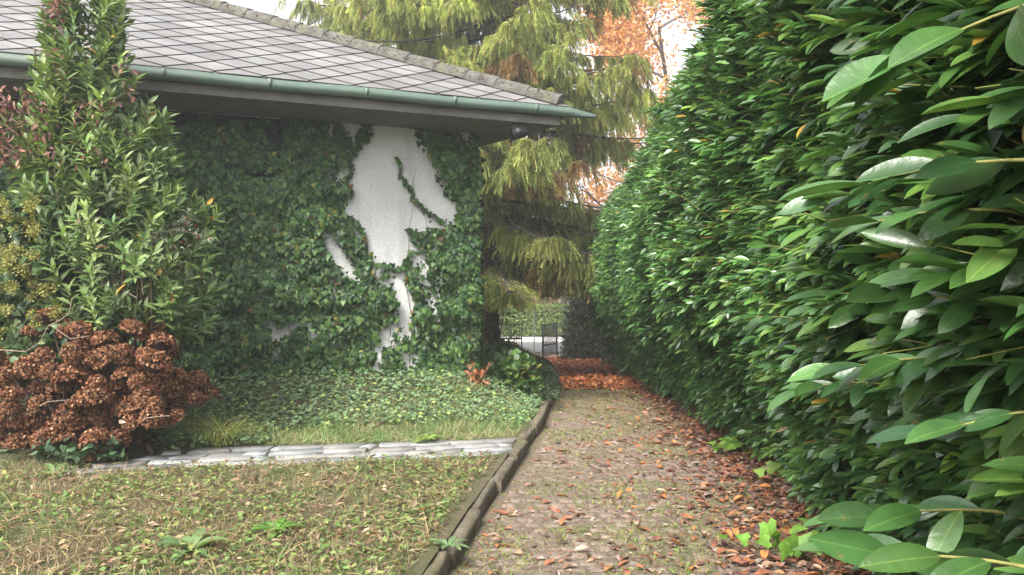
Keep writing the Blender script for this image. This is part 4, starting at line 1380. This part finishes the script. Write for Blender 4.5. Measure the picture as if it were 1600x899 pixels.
# grass
def grass_patch(name, n, xr, yr, cond, ln, pal, wts, label, wid=.0045, lean=.9):
    Xq = U(*xr, n); Yq = yr[0] + (yr[1] - yr[0]) * rng.random(n) ** 1.25
    k_ = cond(Xq, Yq); Xq, Yq = Xq[k_], Yq[k_]; m_ = len(Xq)
    q = np.stack([Xq, Yq, lawn_z(Xq, Yq) - .005], -1)
    hgt_ = U(.4, 1.15, m_) * ln * (.45 + 1.1 * fbm(Xq, Yq, 2.5))
    g = MB()
    pat = .6 * fbm(Xq + 9, Yq, 2.2) + .4 * fbm(Xq, Yq + 4, 7)
    cc = palette(m_, pal[:len(pal) // 2], wts[:len(pal) // 2]); c2 = palette(m_, pal[len(pal) // 2:], wts[len(pal) // 2:])
    cc = np.where((rng.random(m_) < np.clip((pat - .41) * 5, .08, .88))[:, None], c2, cc)
    g.scatter(BLA, q, rdir(m_) * lean + Z * .7, Z * .4 + rdir(m_), hgt_, wid * U(.7, 1.5, m_), cc)
    return g


notflag = lambda X, Y: ((Y - flag_y(X) > .36) | (Y - flag_y(X) < -.45 + .02 * np.sin(X * 9))) | (X < -3.4)
kin = lambda X, Y: X < kerb_x(Y) - .14
dry = [(.11, .17, .055), (.17, .21, .08), (.25, .2, .12), (.35, .27, .18), (.15, .095, .065)]
g = grass_patch('g', 75000, (-5.4, .3), (3.4, 7.3), lambda X, Y: kin(X, Y) & notflag(X, Y) & (Y < flag_y(X) - np.where(X < -3.3, -.25, .48)), .08, dry, [4, 3, 3, 2, 1.4], '')
# clover and creeping weeds among the blades
n = 16000
Xq = U(-5.4, .3, n); Yq = 3.4 + 3.9 * rng.random(n) ** 1.2
k_ = kin(Xq, Yq) & (Yq < flag_y(Xq) - .46) & (fbm(Xq, Yq, 2.2) > .40)
Xq, Yq = Xq[k_], Yq[k_]; n = len(Xq)
q = np.stack([Xq, Yq, lawn_z(Xq, Yq) + U(.005, .055, n)], -1)
g.scatter(LAN2, q, rdir(n) * [1, 1, .3], Z + rdir(n) * .5, U(.02, .06, n), U(.014, .036, n), palette(n, [(.11, .18, .05), (.16, .23, .07), (.24, .26, .08), (.2, .12, .07)], [4, 4, 1.5, 1.5]))
# dead bits of leaf and straw
n = 5200
Xq = U(-5.4, .3, n); Yq = 3.4 + 3.9 * rng.random(n) ** 1.2
k_ = kin(Xq, Yq) & (Yq < flag_y(Xq) - .44); Xq, Yq = Xq[k_], Yq[k_]; n = len(Xq)
q = np.stack([Xq, Yq, lawn_z(Xq, Yq) + U(.01, .04, n)], -1)
g.scatter(DRY2, q, rdir(n) * [1, 1, .3], Z + rdir(n) * .6, U(.025, .085, n), U(.006, .035, n), palette(n, [(.18, .11, .07), (.28, .18, .11), (.11, .065, .04), (.38, .29, .2)]))
n = 5000
Xq = U(-5.4, .3, n); Yq = 3.4 + 3.9 * rng.random(n) ** 1.2
k_ = kin(Xq, Yq) & (Yq < flag_y(Xq) - .44); Xq, Yq = Xq[k_], Yq[k_]; n = len(Xq)
q = np.stack([Xq, Yq, lawn_z(Xq, Yq) + U(.02, .07, n)], -1)
g.scatter(blade(4, .3), q, rdir(n) * [1, 1, .25] + Z * .1, Z + rdir(n) * .3, U(.08, .22, n), U(.003, .006, n), palette(n, [(.42, .34, .18), (.33, .25, .13), (.3, .28, .1)]))
tag(g.build('lawn_grass', M['grass']), 'patchy yellowing grass and weeds on the front lawn', 'grass', kind='stuff')
g = grass_patch('g', 26000, (-3.2, .6), (7.2, 9.9), lambda X, Y: kin(X, Y) & (Y > flag_y(X) + .31) & (Y < flag_y(X) + .55 + 1.9 * sstep((X + 2.6) / 2.2)), .13,
                [(.12, .22, .065), (.18, .29, .09), (.26, .3, .12), (.36, .32, .18)], [4, 4, 1.5, 1], '')
tag(g.build('bank_grass', M['grass']), 'longer green grass on the bank behind the flagstone path', 'grass', kind='stuff')

# leaf litter on the drive: crumbs, laurel leaves, far red drift
lp = [(.24, .095, .05), (.33, .14, .065), (.17, .08, .055), (.36, .23, .16), (.11, .065, .055), (.42, .17, .05), (.3, .22, .18)]
lw = [4, 3, 3, 2, 3, 1, 2]
def litter(n, yr, right, size, tm):
    Yq = yr[0] + (yr[1] - yr[0]) * rng.random(n) ** 1.3
    tq = 1 - np.abs(rng.normal(0, right, n))
    tq = np.where(rng.random(n) < .08, rng.random(n), tq)
    k_ = (tq > .0) & (tq < 1.0)
    Yq, tq = Yq[k_], tq[k_]; n = len(Yq)
    xl = kerb_x(Yq) + .03; xr = hedge_x(Yq, drive_z(Yq) + .3) + .5
    Xq = xl + (xr - xl) * tq
    q = np.stack([Xq, Yq, drive_z(Yq) + .012 + U(0, .035, n) * sstep((tq - .4) * 3)], -1)
    gsz = U(*size, n)
    return tm, q, rdir(n) * [1, 1, .14], Z + rdir(n) * .32, gsz, gsz * U(.34, .55, n), n
g = MB()
for a_ in ((7500, (3.6, 13), .2, (.05, .115), DRY), (6500, (3.6, 19), .27, (.03, .08), DRY2), (9000, (3.6, 13), .9, (.01, .04), DRY2)):
    tm, q, d, up, L, W_, n = litter(*a_)
    g.scatter(tm, q, d, up, L, W_, palette(n, lp, lw))
# red drift further down the drive
n = 9500
Yq = U(13.5, 29.5, n); xl = kerb_x(Yq); tq = rng.random(n) ** .8
Xq = xl + tq * 2.2
q = np.stack([Xq, Yq, drive_z(Yq) + .01 + U(0, .05, n)], -1)
k_ = fbm(Xq, Yq, .5) + sstep((Yq - 18) / 4) * .4 + tq * .35 + rng.normal(0, .16, n) > .5
q = q[k_]; n = len(q)
g.scatter(DRY2, q, rdir(n) * [1, 1, .3], Z + rdir(n) * .5, U(.08, .15, n), U(.04, .08, n), palette(n, [(.34, .09, .035), (.42, .14, .045), (.24, .08, .04), (.45, .2, .07)]))
# bark and twig crumbs
n = 6500
Yq = 3.6 + 9 * rng.random(n) ** 1.4; Xq = kerb_x(Yq) + .05 + U(0, 2.6, n)
q = np.stack([Xq, Yq, drive_z(Yq) + .012], -1)
g.scatter(BLA2, q, rdir(n) * [1, 1, .08], Z + rdir(n) * .3, U(.02, .11, n), U(.002, .005, n), palette(n, [(.18, .13, .09), (.32, .25, .17), (.10, .07, .05), (.25, .2, .1)]))
tag(g.build('leaf_litter', M['dry']), 'litter of small brown leaves and twigs on the brick drive', 'leaf litter', kind='stuff')
# moss, tiny weeds and short grass in the joints
g = MB(); n = 34000
Yq = 3.8 + 14 * rng.random(n) ** 1.3; Xq = kerb_x(Yq) + U(.03, 2.4, n)
mk = fbm(Xq + 3, Yq, 2.4, 3) + .32 * np.exp(-((Yq - 12.3) / 2.0) ** 2 - ((Xq - 1.4) / .9) ** 2) + .06 * (rng.random(n) - .3) > .52
Xq, Yq = Xq[mk], Yq[mk]; n = len(Xq)
q = np.stack([Xq, Yq, drive_z(Yq) + .004], -1)
g.scatter(BLA2, q, rdir(n) * .8 + Z * .6, rdir(n) + Z * .4, U(.012, .045, n), U(.004, .01, n), palette(n, [(.15, .22, .045), (.2, .27, .07), (.27, .27, .09)]))
tag(g.build('moss_and_weeds', M['grass']), 'moss and tiny green weeds between the setts of the drive', 'weeds', kind='stuff')

# the largest fallen leaves, each one its own thing
fm = []
for i in range(6):
    g = MB()
    tm = lance(6, .25 + .2 * i / 3, .06 + .1 * (i % 3))
    L_ = .085 + .01 * (i % 3)
    g.scatter(tm, [[0, 0, 0]], [[1, 0, 0]], [[0, 0, 1]], L_, L_ * (.38 + .04 * (i % 2)), [[(.34, .12, .05), (.38, .17, .08), (.26, .11, .065), (.42, .28, .2), (.2, .095, .065), (.42, .18, .06)][i]])
    fm.append(g.mesh('fallen_leaf', M['dry'], True))
fpts = [(978, 862), (883, 735), (1245, 840), (1100, 845), (1130, 838), (868, 722), (920, 863)]
cnt = 0
while cnt < 130:
    if cnt < len(fpts):
        X, Y = on_px(*fpts[cnt], dz)
    else:
        Y = 4.0 + 6.5 * rng.random() ** 1.5; xl = float(kerb_x(Y)) + .1; xr = float(hedge_x(Y, .3)) + .2
        tq = 1 - abs(rng.normal(0, .25)) if rng.random() < .88 else rng.random()
        if not 0 < tq < 1: continue
        X = xl + (xr - xl) * tq
    o = bpy.data.objects.new('fallen_leaf', fm[rng.integers(0, 6)])
    col.objects.link(o)
    o.location = (X, Y, float(drive_z(Y)) + .03 + (.012 if X > kerb_x(Y) + 1.2 else 0))
    o.rotation_euler = (U(-.4, .4), U(-.25, .25), U(0, 6.28)); s_ = U(.7, 1.15); o.scale = (s_,) * 3
    tag(o, 'dry orange brown laurel leaf lying on the brick driveway', 'leaf', 'fallen laurel leaves on the drive')
    cnt += 1
# yellow and pale leaves on the lawn
for (fx, fy, lab) in ((668, 812, 'single yellow leaf on the lawn near the kerb'), (186, 662, 'pale fallen leaf caught among the brown hydrangea heads')):
    g = MB(); g.scatter(lance(5, .35, .15), [[0, 0, 0]], [[1, 0, 0]], [[0, 0, 1]], .08, .05, [[.5, .3, .04]] if fy > 700 else [[.5, .4, .3]])
    o = g.build('fallen_leaf', M['dry'], smooth=True)
    if fy > 700:
        X, Y = on_px(fx, fy, lawn_z); o.location = (X, Y, float(lawn_z(X, Y)) + .06)
    else:
        o.location = tuple(px3(fx, fy, 6.2))
    o.rotation_euler = (.5, -.2, U(0, 6)); tag(o, lab, 'leaf')

# bright ivy seedlings along the hedge foot, weeds in the lawn
sd_list = [(1135, 712, 14, .2, 'bright green ivy sprig at the hedge foot, nearest the orange leaf drift', (.16, .3, .04)),
           (1205, 752, 6, .12, 'single pale green ivy shoot standing among the fallen leaves', (.2, .34, .05)),
           (1225, 872, 20, .22, 'large bright ivy clump at the bottom edge under the laurel', (.14, .28, .04)),
           (1165, 690, 7, .12, 'small ivy shoot right beside the hedge skirt', (.14, .26, .04)),
           (1100, 655, 8, .14, 'yellow green sprout below the hedge skirt halfway down the drive', (.2, .33, .06))]
for (sx, sy, m_, sp_, lab, cc) in sd_list:
    X, Y = on_px(sx, sy, dz); z0 = float(drive_z(Y)) + .01
    root = thing('ivy_seedling', (X, Y, z0), lab, 'plant')
    q = np.array([X, Y, z0]) + rng.normal(0, sp_ * .5, (m_, 3)) * [1, 1, 0] + np.stack([0 * U(0, 1, m_), 0 * U(0, 1, m_), U(.05, .14, m_)], -1)
    g = MB(); g.scatter(IVY, q, rdir(m_) * [1, 1, .4] - Z * .2, Z * .6 + rdir(m_) * .5 + np.array([0, -.7, 0]), U(.085, .125, m_), U(.08, .115, m_), palette(m_, [cc]))
    g.build('leaves', M['ivy'], root)
    g = MB()
    for p in q: g.tube([(X + (p[0] - X) * .5, Y + (p[1] - Y) * .5, z0), p], .002, 4, (.12, .16, .04), cap=False)
    g.build('stems', M['twig'], root)
wd = [(300, 865, 9, .20, 'pale toothed dandelion rosette in the middle of the front lawn', (.12, .2, .07)), (700, 858, 10, .12, 'grey green weed rosette on the lawn against the kerb', (.13, .2, .09)),
      (430, 835, 8, .15, 'upright bright green dock weed in the lawn, right of the dandelion', (.09, .19, .03)), (85, 745, 7, .16, 'broad leaved plantain in the lawn in front of the hydrangea', (.13, .2, .07)),
      (668, 690, 10, .14, 'pale green weed growing over the flagstones', (.18, .26, .06)), (520, 742, 7, .09, 'small grey green rosette on the lawn below the flagstones', (.13, .2, .1))]
for (sx, sy, m_, ln, lab, cc) in wd:
    X, Y = on_px(sx, sy, lawn_z); z0 = float(lawn_z(X, Y)) + .015
    root = thing('lawn_weed', (X, Y, z0), lab, 'weed')
    a = np.arange(m_) * 2.4 + U(0, 6)
    d = np.stack([np.cos(a), np.sin(a), U(.25, .9, m_)], -1)
    g = MB(); g.scatter(lance(6, .3, .35, .6), np.array([X, Y, z0]) + d * [.01, .01, 0], d, Z + d * [-.3, -.3, 0], U(.7, 1.1, m_) * ln, ln * .3, palette(m_, [cc]))
    g.build('leaves', M['leaf'], root, smooth=True)
# dry straw stalks hanging over the kerb
for (sx, sy) in ((735, 800), (800, 735)):
    pass

# ------------------------------------------------------------------ added thin volume, imitates lens veil paling the far trees
m = bpy.data.materials.new('lens_veil'); m.use_nodes = True; t = m.node_tree; t.nodes.clear()
pv = t.nodes.new('ShaderNodeVolumePrincipled'); pv.inputs['Color'].default_value = (.93, .96, 1, 1); pv.inputs['Density'].default_value = .003; pv.inputs['Anisotropy'].default_value = .3
ot = t.nodes.new('ShaderNodeOutputMaterial'); t.links.new(pv.outputs[0], ot.inputs['Volume'])
g = MB(); g.box((0, 30, 9.0), 70, 110, 22.6); tag(g.build('lens_veil', m), 'thin pale volume added to imitate lens veil', kind='stuff')
scene.cycles.volume_bounces = 1
